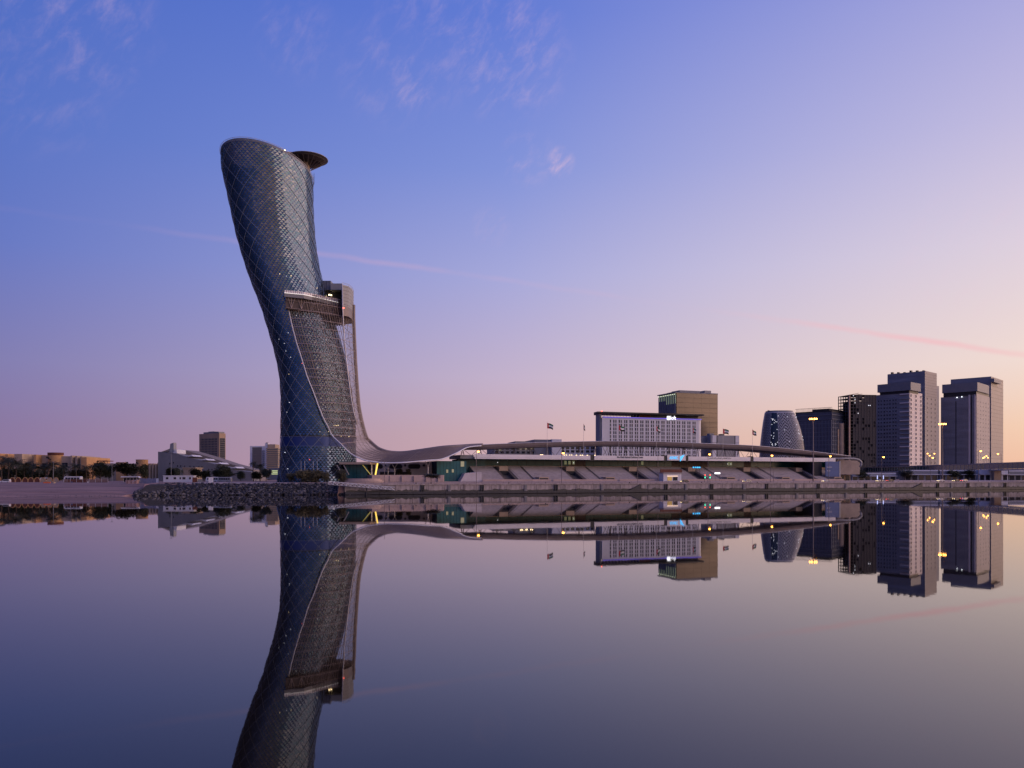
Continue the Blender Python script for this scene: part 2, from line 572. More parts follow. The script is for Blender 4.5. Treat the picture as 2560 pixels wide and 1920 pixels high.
def face_grid(parent, me, face, u0, u1, z0, z1, nu, nz, skip=None, off=0.0, fixed=0.0):
    pts = []
    for j, z in enumerate(lin_space(z1, z0, nz)):
        for i, u in enumerate(lin_space(u0, u1, nu)):
            if skip and skip(i, j):
                continue
            pts.append((u, fixed - off, z) if face == 'r' else (fixed - off, u, z))
    windows(parent, me, pts, 0.0 if face == 'r' else -math.pi / 2)


# ==================================================================== THE GROUND, WATER, QUAY
def build_setting():
    b = MB()
    b.quad((-4000, -600, 0), (4000, -600, 0), (4000, 2600, 0), (-4000, 2600, 0))
    struct(b.build('water', WATER))
    # ground: rows running inland from the shore
    cols = []

    def col(x, y, prof, vx, vy):
        cols.append([(x + vx * t, y + vy * t, z) for t, z in prof])
    beach = [(-6, -0.7), (2, 0.15), (14, 1.1), (15.5, 1.5), (34, 3.2), (52, 4.4), (72, 5.0), (110, 5.25), (250, 5.3), (900, 5.3), (6000, 5.3)]
    rocky = [(-6, -1.2), (0, -0.4), (4, 1.4), (8, 3.2), (11, 4.6), (20, 5.0), (40, 5.2), (80, 5.3), (250, 5.3), (900, 5.3), (6000, 5.3)]
    quay = [(1.0, -1.0), (1.1, 4.4), (1.2, 4.55), (3, 4.6), (17, 4.8), (24, 5.2), (30, 5.3), (80, 5.3), (250, 5.3), (900, 5.3), (6000, 5.3)]
    for px, d in ((-2600, 285), (-800, 296), (-300, 305), (0, 311), (120, 313), (230, 315), (300, 318)):
        col(X_(px, d), d, beach, -0.1, 0.995)
    for px, d in ((345, 326), (400, 332), (500, 336), (600, 338), (700, 340), (790, 342), (843, 341.4)):
        col(X_(px, d), d, rocky, -0.2, 0.98)
    for s in (-26, 0, 60, 150, 250, 400, 700, 1600, 4000):
        p = W(s, 0); col(p.x, p.y, quay, QV[0], QV[1])
    b = MB().grid(cols)
    g = b.build('ground', SAND)
    struct(g)
    # paved strip and road along the quay
    b = MB()
    ss = [-24, 0, 60, 150, 250, 400, 700, 1600]
    b.grid([[W(s, t, z) for t, z in ((1.3, 4.565), (3, 4.61), (6.5, 4.66))] for s in ss])
    b.grid([[W(s, t, z) for t, z in ((16.6, 4.81), (24, 5.21), (30, 5.31), (78, 5.312))] for s in ss])
    struct(b.build('promenade', PAVE))
    b = MB().grid([[W(s, t, z) for t, z in ((6.8, 4.668), (16.3, 4.806))] for s in ss])
    road = struct(b.build('road', ASPH))
    b = MB()
    for t0, t1, z in ((6.5, 6.8, 4.80), (16.3, 16.6, 4.93)):
        b.grid([[W(s, t0, z - 0.16), W(s, t0, z), W(s, t1, z), W(s, t1, z - 0.16)] for s in ss])
    b.build('kerb', PAVE, road)
    b = MB()
    for i in range(48):
        s = -20 + i * 9
        b.quad(W(s, 11.5, 4.742), W(s + 4, 11.5, 4.742), W(s + 4, 11.66, 4.744), W(s, 11.66, 4.744))
    b.build('lane_marking', LINE, road)
    # access road in front of the leaning tower, on the left
    b = MB().grid([[(X_(px, d0) - 0.2 * t, d0 + 0.98 * t, z) for t, z in ((13.0, 4.75), (20, 5.06), (28, 5.14))] for px, d0 in ((430, 334), (500, 336), (600, 338), (700, 340), (790, 342))] + [[W(-24, t, z) for t, z in ((13.0, 4.80), (20, 5.06), (28, 5.28))]])
    struct(b.build('access_road', PAVE))


def build_quay_wall():
    q = thing('quay_wall', 'long concrete quay wall of joined panels along the far waterside', 'wall', W(0, 0, 0), QA)
    s0, s1, w = -24.0, 420.0, 7.4
    me_a = MB().box(0.07, w - 0.07, 0, 0.6, 1.25, 4.1).mesh('panel', CONC)
    me_b = MB().box(0.07, w - 0.07, 0.05, 0.6, 1.25, 4.1).mesh('panel', CONC2)
    n = int((s1 - s0) / w)
    for i in range(n):
        part('panel', me_a if random.random() < 0.6 else me_b, q, (s0 + i * w, 0, 0))
    boxp(q, 'backing_wall', s0, s1, 0.3, 1.2, -1.0, 4.05, DARKC)
    boxp(q, 'coping', s0, s1, -0.25, 1.3, 4.1, 4.62, CONC)
    me = MB().box(0.05, 14.75, -1.6, 0.28, 0.15, 1.15).mesh('fender_beam', DARKC)
    for i in range(int((s1 - s0) / 14.8)):
        part('fender_beam', me, q, (s0 + i * 14.8, 0, 0))
    me = MB().box(-0.3, 0.3, -0.5, 0.02, 1.2, 4.0).mesh('fender_post', RUBBER)
    for px in (1053, 1058.5, 1202, 1207.5, 1387, 1392.5, 1662, 1667, 1776, 1781, 1914, 1918.5, 2043, 2047.5, 2162, 2166, 2342, 2345.5, 2418, 2421.5, 2510, 2513.5):
        part('fender_post', me, q, (sq(px, 0), 0, 0))
    me = MB().box(-0.75, 0.75, -0.35, 0.02, 1.2, 4.3).mesh('pier', CONC2)
    me2 = MB().box(-0.4, 0.4, -0.42, -0.34, 1.2, 3.9).mesh('recess_plate', GREY2)
    for px in (1123, 1314, 1505, 1715, 1860, 1992, 2115, 2205, 2378, 2474):
        part('pier', me, q, (sq(px, 0), 0, 0)); part('recess_plate', me2, q, (sq(px, 0), 0, 0))
    b = MB(); rq = random.Random(8); prev = None
    ALG = mat('algae_stain', (0.075, 0.07, 0.062), 0.7, 0, 0.35, 0.8)
    s = s0
    while s < s1:
        top = 1.55 + rq.random() * .5 + (.5 if rq.random() < .08 else 0)
        s2 = s + rq.uniform(.5, 2.2)
        if prev is not None:
            b.quad((s, -.012, 1.1), (s2, -.012, 1.1), (s2, -.012, top), (s, -.012, prev))
        prev = top; s = s2
    b.build('tide_stain', ALG, q)
    for px in (1160, 1250, 1440, 1620, 1830, 2010, 2240, 2440):
        b = MB(); s = sq(px, 0)
        b.bar((s - .28, -.12, .6), (s - .28, -.12, 4.5), .05).bar((s + .28, -.12, .6), (s + .28, -.12, 4.5), .05)
        for k in range(10):
            b.bar((s - .28, -.12, .8 + k * .38), (s + .28, -.12, .8 + k * .38), .035)
        b.build('ladder', MAUVESTEEL, q)
    for px, w_ in ((1572, 7.0), (2280, 8.0)):
        b = MB(); s = sq(px, -0.8)
        for k in range(9):
            b.box(s + k * w_ / 9, s + (k + 1) * w_ / 9, -0.9, -0.02, 1.2, 1.3 + k * 0.33)
        b.build('stairway', DARKC, q)


def build_railing():
    r = thing('quay_railing', 'thin metal railing running along the top of the quay wall', 'railing', W(0, 0, 0), QA)
    s0, s1 = -22.0, 330.0
    me = MB().box(-0.04, 0.04, 0.10, 0.18, 4.6, 5.6).mesh('post', MAUVESTEEL)
    n = 100
    for i in range(n + 1):
        part('post', me, r, (s0 + (s1 - s0) * i / n, 0, 0))
    for z in (5.1, 5.55):
        boxp(r, 'rail', s0, s1, 0.09, 0.19, z, z + 0.1, MAUVESTEEL)
    me = MB().lathe([(0.02, 5.2), (0.34, 5.15), (0.34, 4.95), (0.2, 4.9), (0.22, 4.6)], 10).mesh('bollard', RUBBER)
    names = ('beside the gangway', 'left of the first lit lamp', 'below the grandstand', 'before the kiosk', 'near the signal poles', 'before the banner', 'beyond the tall mast', 'before the bridge')
    for i, px in enumerate((1040, 1078, 1272, 1364, 1574, 1754, 1893, 2024, 2144, 2360)):
        o = part('bollard', me, None, W(sq(px, 0.5), 0.5, 0))
        tag(o, 'small black mooring bollard on the quay edge, number %s from the gangway' % ('one two three four five six seven eight nine ten'.split()[i]), 'bollard', 'bollards along the quay edge')


def build_rocks():
    bank = struct(MB().grid([[(X_(px, d) + 0.0, d - 1.5, -1.0), (X_(px, d), d + 3, 0.9), (X_(px, d), d + 9.5, 4.2), (X_(px, d), d + 13, 4.6)]
                             for px, d in ((338, 323), (400, 332), (500, 336), (600, 338), (700, 340), (800, 342), (868, 341.5))]).build('rock_bank', ROCK1))
    rng = random.Random(3)
    protos = []
    for k in range(7):
        import bmesh
        bm = bmesh.new()
        bmesh.ops.create_icosphere(bm, subdivisions=1, radius=1)
        for v in bm.verts:
            v.co *= rng.uniform(0.68, 1.18)
            v.co.z *= 0.8
        me = bpy.data.meshes.new('rock'); bm.to_mesh(me); bm.free()
        me.materials.append((ROCK1, ROCK2, ROCK3, ROCK1, ROCK2, ROCK1, ROCK2)[k])
        protos.append(me)
    spots = []
    tries = 0
    while len(spots) < 2300 and tries < 20000:
        tries += 1
        px = rng.uniform(338, 882)
        d0 = np.interp(px, (338, 400, 500, 600, 700, 800, 868), (324, 332, 336, 338, 340, 342, 343))
        u = rng.random()
        edge = min(1.0, (px - 336) / 60.0)
        y = d0 - 1.0 + u * 12.0 * (0.35 + 0.65 * edge)
        z = -0.1 + (y - d0 + 1) / 12.0 * 4.7
        sc = rng.uniform(0.34, 0.85) * (1.25 if rng.random() < 0.15 else 1)
        spots.append((X_(px, y) + rng.uniform(-.3, .3), y, z + rng.uniform(-0.1, 0.25), sc))
    # the largest and nearest ones singly
    spots.sort(key=lambda p: -(p[3]))
    b = MB(); mats = [ROCK1, ROCK2, ROCK3]
    for i, (x, y, z, sc) in enumerate(spots):
        me = protos[rng.randrange(7)]
        rot = (rng.uniform(-0.6, 0.6), rng.uniform(-0.6, 0.6), rng.uniform(0, 6.28))
        s3 = (sc * rng.uniform(0.9, 1.4), sc * rng.uniform(0.8, 1.1), sc * rng.uniform(0.6, 0.95))
        if i < 300:
            o = part('rock', me, bank, (x, y, z)); o.rotation_euler = rot; o.scale = s3
        else:
            from mathutils import Euler
            M = Matrix.Translation((x, y, z)) @ Euler(rot).to_matrix().to_4x4() @ Matrix.Diagonal((*s3, 1))
            n = len(b.v); mi = mats.index(me.materials[0])
            b.v += [tuple(M @ v.co) for v in me.vertices]
            for pl in me.polygons:
                b.f.append(tuple(n + q for q in pl.vertices)); b.m.append(mi)
    b.build('smaller_rocks', mats, bank, kind='stuff')


def build_beach_pebbles():
    rng = random.Random(21)
    b = MB()
    for k in range(420):
        px = rng.uniform(-40, 345)
        line = rng.choice((3, 3.5, 14.8, 15.2, 34, 50))
        t = line + rng.gauss(0, 1.2)
        d = float(np.interp(px, (0, 120, 230, 300, 345), (311, 313, 315, 318, 326))) + t
        z = float(np.interp(t, (-6, 2, 14, 15.5, 34, 52, 72), (-0.7, 0.15, 1.1, 1.5, 3.2, 4.4, 5.0)))
        x = X_(px, d); r = rng.uniform(.08, .3)
        n = 5; a0 = rng.random() * 6
        base = [(x + r * 1.5 * math.cos(a0 + 6.283 * q / n), d + r * math.sin(a0 + 6.283 * q / n), z - .02) for q in range(n)]
        top = (x + r * .2, d, z + r * .7)
        for q in range(n):
            b.tri(base[q], base[(q + 1) % n], top, rng.randrange(3))
    o = b.build('beach_debris', [ROCK2, ROCK3, SAND])
    tag(o, 'small stones and scraps strewn along the tide lines of the sand', 'debris', None, 'stuff')


def build_gangway():
    p0, p1 = W(sq(822, -1.5), -1.5), W(sq(986, -2.2), -2.2)
    z0, z1 = 4.45, 1.9
    L = (p1 - p0).length
    g = thing('gangway', 'white truss gangway sloping down from the rocks along the quay wall', 'gangway', (p0.x, p0.y, 0), math.atan2(p1.y - p0.y, p1.x - p0.x))
    zz = lambda x: z0 + (z1 - z0) * x / L
    for yo in (-0.8, 0.8):
        MB().bar((0, yo, zz(0)), (L, yo, zz(L)), 0.11).build('bottom_chord', PALESTEEL, g)
        MB().bar((0, yo, zz(0) + 1.25), (L, yo, zz(L) + 1.25), 0.11).build('top_chord', WHITE2, g)
        n = 15
        for i in range(n):
            x0, x1 = L * i / n, L * (i + 1) / n
            MB().bar((x0, yo, zz(x0)), (x0, yo, zz(x0) + 1.25), 0.085).bar((x0, yo, zz(x0) + 1.25), (x1, yo, zz(x1)), 0.085).build('truss_bar', WHITE2, g)
    MB().prism([(0, zz(0) - 0.2), (L, zz(L) - 0.2), (L, zz(L) - 0.08), (0, zz(0) - 0.08)], -0.75, 0.75, axis='y').build('deck', DARK, g)
    MB().box(L * 0.56, L * 0.56 + 0.5, -0.3, 0.3, -0.5, zz(L * 0.56) - 0.2).build('support_pile', DARKC, g)


# ==================================================================== THE LEANING TOWER
TD = 390.0
SECT = [(-9999, 554, 780)] + [(385, 554, 780), (445, 557.5, 782), (474, 565, 781.6), (503, 571.5, 782), (537, 579, 783.5), (600, 593, 788), (657, 610, 797), (703, 625.5, 807),
        (776, 655, 829), (844, 676, 850), (885, 688, 862), (940, 700, 873), (987, 703.7, 880), (1030, 704, 885), (1064, 703.6, 888), (1154, 702, 889.5), (1175, 700, 890), (1200, 694, 893)]
SECT[0] = (330, 553.5, 779.5)
_sy = np.array([s[0] for s in SECT], float)
_sc = np.array([(s[1] + s[2]) / 2 for s in SECT])
_sa = np.array([(s[2] - s[1]) / 2 for s in SECT])


def _smooth(xs, ys):
    # monotone sampling with a small smoothing kernel
    g = np.arange(300, 1231, 2.0)
    v = np.interp(g, xs, ys)
    k = np.hanning(25); k /= k.sum()
    vp = np.pad(v, 12, mode='edge')
    return g, np.convolve(vp, k, 'valid')


_gy, _gc = _smooth(_sy, _sc)
_, _ga = _smooth(_sy, _sa)
KPX = TD / F
KS = 0.30                                    # the plan is a rounded shape whose long side turns back to the right


def tower_sect(z):
    y = HY - (z - CZ) / KPX
    c = float(np.interp(y, _gy, _gc)); a = float(np.interp(y, _gy, _ga))
    am = a * KPX
    xl = X_(c - a, TD - KS * am); xr = X_(c + a, TD + KS * am)
    h = (xr - xl) / 2
    return (xl + xr) / 2, h, h * 0.90


def tower_pt(th, z, off=0.0):
    cx, a, b = tower_sect(z)
    dx = (a + off) * math.cos(th)
    return Vector((cx + dx, TD + KS * dx - (b + off) * math.sin(th), z))


def tower_front(x, z, off=0.0):
    cx, a, b = tower_sect(z)
    dx = max(-a, min(a, x - cx))
    return TD + KS * dx - b * math.sqrt(max(0.0, 1 - (dx / a) ** 2)) - off


def top_z(th):
    return 157.45 - 2.15 * math.cos(th) + 6.2 * math.sin(th)


A_KEYS = [(713.7, 729), (719, 762), (729, 811), (741, 856), (754, 897), (768, 942), (784.5, 983), (798, 1020), (811.6, 1053), (830, 1084)]
B_KEYS = [(884, 735), (884, 793), (886, 844), (889, 905), (893, 967), (898, 1020), (903, 1045), (910, 1074), (917, 1090)]
M_KEYS = [(855.5, 711), (857, 780), (860, 840), (865, 895), (871, 945), (877, 990), (884, 1030), (892, 1062)]


def build_tower():
    zb = G
    org = (X_(795, TD), TD, zb)
    T = thing('leaning_tower', 'tall leaning glass tower with a diamond lattice, curving out to the left at its top', 'tower', org)
    NS, H = 16, 4.05
    DT = 2 * math.pi / NS
    z0 = zb - 0.5
    zband0, zband1 = Z_(1112.5, TD - 17), Z_(1092.5, TD - 17)
    rows = int((top_z(math.pi / 2) - z0) / H) + 2
    rng = random.Random(11)
    cells = []
    SUB = 4

    def P(th, z, off):
        zt = top_z(th)
        return tower_pt(th, min(z, zt), off)

    for j in range(-1, rows):
        for i in range(NS):
            th0 = (i + 0.5 * (j % 2)) * DT
            zb_ = z0 + j * H
            mb = MB()
            area = 0
            for p in range(SUB):
                for q in range(SUB):
                    def nd(a, c_):
                        return th0 + (a - c_) * DT / (2 * SUB), zb_ + (a + c_) * H / SUB
                    bt = nd(p, q); rt = nd(p, q + 1); lf = nd(p + 1, q); tp = nd(p + 1, q + 1)
                    zm = lf[1]
                    for up in (0, 1):
                        apex = tp if up else bt
                        cz = (zm * 2 + apex[1]) / 3
                        if cz < z0 - 0.2 or zband0 - 0.6 < cz < zband1 + 0.6:
                            continue
                        if cz > top_z(apex[0]) - 0.3:
                            continue
                        dj = rng.uniform(-0.012, 0.012)
                        mo = -0.095
                        tw = 0.075 if up else -0.075
                        a = P(lf[0], zm, mo + tw + rng.uniform(-.01, .01)); b_ = P(rt[0], zm, mo - tw + rng.uniform(-.01, .01)); c_ = P(apex[0], apex[1], 0.085 + dj)
                        cen = (a + b_ + c_) / 3
                        k = 0.955
                        a, b_, c_ = cen + (a - cen) * k, cen + (b_ - cen) * k, cen + (c_ - cen) * k
                        ar = (b_ - a).cross(c_ - a).length
                        if ar < 0.02:
                            continue
                        r_ = rng.random()
                        mi = 0 if r_ < 0.62 else (1 if r_ < 0.86 else 2)
                        if up:
                            mb.tri(a, b_, c_, mi)
                        else:
                            mb.tri(b_, a, c_, mi)
                        nrm = (b_ - a).cross(c_ - a)
                        area += max(0.0, abs(nrm.y)) if math.sin(apex[0]) > 0 else 0
            if mb.f:
                cells.append((area, mb))
    cells.sort(key=lambda c: -c[0])
    for k, (ar, mb) in enumerate(cells[:290]):
        mb.build('glass_panel', [G1, G2, G3], T, origin=org)
    rest = MB()
    for ar, mb in cells[290:]:
        n = len(rest.v); rest.v += mb.v; rest.f += [tuple(n + q for q in f) for f in mb.f]; rest.m += mb.m
    rest.build('further_glass_panels', [G1, G2, G3], T, origin=org, kind='stuff')
    # dark inner shell the panes are mounted on
    b = MB(); nth = 64
    zs = [z0 + i * 2.0 for i in range(int((top_z(math.pi / 2) - z0) / 2.0) + 2)]
    b.grid([[P(2 * math.pi * k / nth, z, -0.30) for k in range(nth)] for z in zs], closed=True)
    b.build('mullion_shell', MULL, T, smooth=True, origin=org)
    b = MB()
    b.grid([[tower_pt(2 * math.pi * k / nth, z, -0.08) for k in range(nth)] for z in (zband0 - 0.4, (zband0 + zband1) / 2, zband1 + 0.4)], closed=True)
    b.build('plant_floor_band', BANDBLUE, T, smooth=True, origin=org)
    for z in (zband0 - 0.4, zband1 + 0.4):
        MB().tube([tower_pt(2 * math.pi * k / nth, z, 0.02) for k in range(nth + 1)], 0.09, 4).build('band_edge', RIB, T, origin=org)
    # diagonal ribs in both directions
    for sgn in (1, -1):
        for i in range(NS):
            pts = []
            z = z0
            while True:
                th = i * DT + sgn * (z - z0) / H * DT / 2
                zt = top_z(th)
                pts.append(tower_pt(th, min(z, zt), 0.10))
                if z > zt or len(pts) > 120:
                    break
                z += 1.5
            MB().tube(pts, 0.105, 4).build('diagrid_rib', RIB, T, origin=org)
    # top rim: parapet glass and rail
    rim = [(2 * math.pi * k / 72) for k in range(73)]
    b = MB().grid([[tower_pt(t, top_z(t) - 0.9, 0.02) for t in rim], [tower_pt(t, top_z(t) + 0.2, 0.06) for t in rim]])
    b.build('rim_band', SLATE, T, smooth=True, origin=org)
    MB().tube([tower_pt(t, top_z(t), 0.3) + Vector((0, 0, 0.55)) for t in rim], 0.09, 5).build('rim_rail', PALESTEEL, T, origin=org)
    b = MB()
    for k in range(0, 72, 2):
        p = tower_pt(rim[k], top_z(rim[k]), 0.25)
        b.bar(p, p + Vector((0, 0, 0.55)), 0.05)
    b.build('rim_rail_posts', PALESTEEL, T, origin=org)
    b = MB()
    ctr = Vector((tower_sect(Z_(420, TD))[0], TD, Z_(420, TD) - 2))
    for k in range(72):
        b.tri(ctr, tower_pt(rim[k], top_z(rim[k]) - 0.5, -0.3), tower_pt(rim[k + 1], top_z(rim[k + 1]) - 0.5, -0.3))
    b.build('roof', DARK, T, origin=org)
    # helipad on its core
    hp = at(768, 403, 400.0)
    r = 8.6
    b = MB().lathe([(0.05, hp.z + 0.7), (r, hp.z + 0.7), (r, hp.z + 0.2), (r * 0.78, hp.z - 1.1), (0.05, hp.z - 1.8)], 40, hp.x, hp.y)
    pad = b.build('helipad', mat('helipad_underside', (0.05, 0.04, 0.045), 0.6, 0.2, 0.1), T, smooth=False, origin=org)
    b = MB()
    for k in range(40):
        a = 2 * math.pi * k / 40; a2 = 2 * math.pi * (k + 1) / 40
        o = lambda an, rr, z: Vector((hp.x + rr * math.cos(an), hp.y + rr * math.sin(an), hp.z + z))
        b.quad(o(a, r, 0.5), o(a2, r, 0.5), o(a2, r + 1.5, 1.0), o(a, r + 1.5, 1.0))
    nt_ = b.build('safety_net', GREY2, pad, origin=org)
    MB().tube([(hp.x + (r + 1.5) * math.cos(2 * math.pi * k / 40), hp.y + (r + 1.5) * math.sin(2 * math.pi * k / 40), hp.z + 1.0) for k in range(41)], 0.12, 5).build('edge_ring', PALESTEEL, pad, origin=org)
    for k in range(20):
        a = 2 * math.pi * k / 20
        MB().bar((hp.x + 2.0 * math.cos(a), hp.y + 2.0 * math.sin(a), hp.z - 4.2), (hp.x + r * math.cos(a), hp.y + r * math.sin(a), hp.z + 0.1), 0.14).build('strut', MAUVESTEEL, pad, origin=org)
    for k in range(10):
        a = 2 * math.pi * k / 10
        MB().box(hp.x + r * math.cos(a) - .2, hp.x + r * math.cos(a) + .2, hp.y + r * math.sin(a) - .2, hp.y + r * math.sin(a) + .2, hp.z + 0.72, hp.z + 1.0).build('landing_light', COOLDOT if k % 3 == 0 else DARK, pad, origin=org)
    MB().box(hp.x - 2.6, hp.x + 0.7, hp.y - 3, hp.y + 3, hp.z - 16, hp.z - 0.3).build('lift_core', OCHRE2, T, origin=org)
    p = at(716, 388, 399)
    MB().box(p.x - 3.2, p.x + 3.5, p.y - 3, p.y + 3, p.z - 14, p.z + 0.5).build('roof_plant', OCHRE2, T, origin=org)
    p = at(712, 376.5, 395); MB().box(p.x - .3, p.x + .3, p.y - .3, p.y + .3, p.z - .3, p.z + .3).build('roof_lamp', WARMDOT, T, origin=org)
    p = at(762, 392, 398); MB().box(p.x - .35, p.x + .35, p.y - 5.3, p.y - 4.8, p.z - .35, p.z + .35).build('roof_lamp', WARMDOT, T, origin=org)
    # ladder cage on the right shoulder
    b = MB()
    for k in range(7):
        q = at(783.5, 437 + k * 3.4, 391)
        b.bar(q, q + Vector((0.7, 0, 0)), 0.05)
    b.bar(at(785, 432, 391), at(785, 462, 391), 0.06)
    b.build('maintenance_cradle', DARK, T, origin=org)
    # lit lamps seen through the glass
    for px, py, m, s in ((700, 684, 1, .5), (715, 688, 0, .4), (725, 686, 1, .5), (757, 694, 0, .4), (766, 704, 0, .4), (778, 705, 1, .4), (722, 832, 0, .45), (698, 847, 0, .4), (712, 858, 0, .4),
                         (716, 877, 0, .4), (728, 893, 0, .45), (723, 935, 1, .3), (725, 1006, 0, .55), (718, 1030, 0, .45), (713, 1131, 0, .7), (722, 1172, 0, .6), (752, 851, 0, .3), (805, 1021, 0, .5),
                         (811, 1016, 0, .4), (826, 1024, 0, .4), (792, 916, 0, .4), (801, 921, 0, .35), (740, 787, 0, .35), (806, 842, 0, .3), (834, 1062, 1, .9), (838, 1061, 1, .7), (830, 1062, 1, .6),
                         (859, 1088, 1, .5), (844, 1088, 1, .4), (869, 1080, 1, .4), (872, 1150, 1, .8), (870, 1149, 2, .5), (776, 1149, 2, .35), (756, 908, 2, .3), (818, 1078, 1, .35), (799, 1079, 1, .3), (690, 1150, 0, .3)):
        z = Z_(py, TD - 15)
        cx, a, bb = tower_sect(z)
        c = (X_(px, TD - 14) - cx) / a
        s *= 0.62
        if abs(c) > 0.98: continue
        th = math.acos(c)
        p = tower_pt(th, z, 0.12)
        MB().box(p.x - s / 2, p.x + s / 2, p.y - 0.12, p.y + 0.1, p.z - s / 3, p.z + s / 3).build('interior_lamp', (ROOMDOT, ROOMWARM, REDDOT)[m], T, origin=org)
    # base legs flaring out on the left, podium ring
    for k, (px0, px1) in enumerate(((705, 693), (711, 700), (704, 706), (720, 712))):
        MB().bar(at(px0, 1160, 380), at(px1, 1197, 379), 0.35).build('base_leg', RIB, T, origin=org)
    # ---- sky terrace pod
    zt0, zt1 = Z_(792, 388), Z_(748, 388)
    pod = [(714, 371.5), (762, 376.5), (806, 384.5), (846, 392.5), (856, 386.5), (871, 390), (880, 396), (884, 403), (880, 408), (846, 412), (760, 404)]
    pod = [(X_(px, d), d) for px, d in pod]
    MB().prism(pod[:4] + [(X_(856, 393), 394)] + pod[7:], zt0 + 0.5, zt1).build('terrace_slab', mat('soffit_brown', (0.075, 0.055, 0.055), 0.7, 0, 0.2, 0.4), T, origin=org)
    dr = [(856, 386.5), (871, 389.5), (879, 395), (884, 402.5), (880, 408), (857, 404)]
    dr = [(X_(px, d), d) for px, d in dr]
    zd1 = Z_(711.5, 386.5); zd0 = Z_(765, 387)
    MB().prism(dr, zd0, zd1).build('terrace_drum', GREY, T, origin=org)
    for k in range(6):
        z = zd0 + (zd1 - zd0) * (k + 0.5) / 6
        MB().tube([Vector((x, y - 0.06, z)) for x, y in dr[:4]], 0.07, 4).build('drum_joint', MAUVESTEEL, T, origin=org)
    MB().prism(dr, zd0 - 4.6, zd0 - 0.05).build('drum_soffit', MAUVESTEEL, T, origin=org)
    MB().tube([Vector((x, y, zd1 + 0.9)) for x, y in dr[:5]], 0.09, 4).build('drum_rail', PALESTEEL, T, origin=org)
    b = MB()
    for (x, y), (x2, y2) in zip(dr[:4], dr[1:5]):
        for q in range(4):
            xx, yy = x + (x2 - x) * q / 4, y + (y2 - y) * q / 4
            b.bar((xx, yy, zd1), (xx, yy, zd1 + 0.9), 0.05)
    b.build('drum_rail_posts', PALESTEEL, T, origin=org)
    # parapet along the terrace with its slab edge
    edge = [at(px, 0, d) for px, d in ((711, 370.5), (760, 374.3), (806, 382.6), (845, 391))]
    zt = Z_(729, 370)
    b = MB()
    for p, q in zip(edge[:-1], edge[1:]):
        d_ = (q - p); d_.z = 0; nrm = Vector((-d_.y, d_.x, 0)).normalized()
        for (zz0, zz1, o0, o1) in ((zt - 2.2, zt - 0.5, 0.0, 1.2),):
            P1 = [p + nrm * o0, q + nrm * o0, q + nrm * o1, p + nrm * o1]
            b.prism([(v.x, v.y) for v in P1], zz0, zz1)
    b.build('terrace_edge', GREY2, T, origin=org)
    b = MB()
    for p, q in zip(edge[:-1], edge[1:]):
        for k in range(9):
            m0 = p + (q - p) * ((k + 0.12) / 9); m1 = p + (q - p) * ((k + 0.88) / 9)
            b.quad((m0.x, m0.y, zt - 0.4), (m1.x, m1.y, zt - 0.4), (m1.x, m1.y, zt + 0.9), (m0.x, m0.y, zt + 0.9))
    b.build('terrace_balustrade', WHITE, T, origin=org)
    MB().tube([Vector((p.x, p.y - 0.1, zt - 0.45)) for p in edge], 0.17, 5).build('terrace_edge_glow', mat('terrace_glow', (1, .95, .9), 0.5, 0, 0, emit=(1, .93, .86), estr=0.55), T, origin=org)  # bright line of slab and railing made to glow, no lamp there
    # pavilion boxes on the terrace
    zz = lambda py, d: Z_(py, d)
    MB().box(X_(829, 396), X_(857, 396), 394, 402, zz(727, 396), zz(711, 396)).build('pavilion', GREY, T, origin=org)
    MB().box(X_(793, 398), X_(828, 398), 397, 404, zz(726, 398), zz(703, 398)).build('pavilion', SLATE, T, origin=org)
    for k in range(5):
        xk = X_(796 + k * 7, 398); MB().box(xk, xk + 0.12, 396.9, 397.1, zz(726, 398), zz(703, 398)).build('pavilion_joint', DARK, T, origin=org)
    MB().box(X_(784, 398), X_(794, 398), 397.5, 403, zz(727, 398), zz(711, 398)).build('pavilion', GREY2, T, origin=org)
    MB().box(X_(800, 400), X_(854, 400), 399, 408, zz(748, 400), zz(727, 400)).build('terrace_bar', DARKROOM, T, origin=org)
    for px, py in ((823, 737), (828, 738)):
        p = at(px, py, 398); MB().box(p.x - .3, p.x + .3, p.y - .2, p.y + .2, p.z - .25, p.z + .25).build('terrace_lamp', WARMDOT, T, origin=org)
    p = at(859, 770, 384); MB().box(p.x - .35, p.x + .35, p.y - .2, p.y + .2, p.z - .2, p.z + .2).build('warning_lamp', REDDOT, T, origin=org)
    # struts fanning out under the terrace
    for k in range(5):
        px0 = 716 + k * 25
        pd = lambda p: float(np.interp(p, (714, 762, 806, 846), (371.5, 376.5, 384.5, 392.5))) - 0.4
        zz1, zz0 = zt1 - 0.6, zt0 + 0.9
        w3 = lambda p, z_: Vector((X_(p, pd(p)), pd(p), z_))
        MB().bar(w3(px0, zz1), w3(px0 + 12.5, zz0), 0.15).bar(w3(px0 + 25, zz1), w3(px0 + 12.5, zz0), 0.15).bar(w3(px0 + 12.5, zz1), w3(px0 + 12.5, zz0), 0.08).bar(w3(px0, zz0), w3(px0 + 25, zz0), 0.12).bar(w3(px0, (zz0 + zz1) / 2), w3(px0 + 25, (zz0 + zz1) / 2), 0.1).build('terrace_strut', RINGM, T, origin=org)
    for k in range(4):
        MB().bar(at(842 + k * 6, 815, 391), at(858 + k * 7, 788, 393 + k), 0.28).build('pod_strut', MAUVESTEEL, T, origin=org)


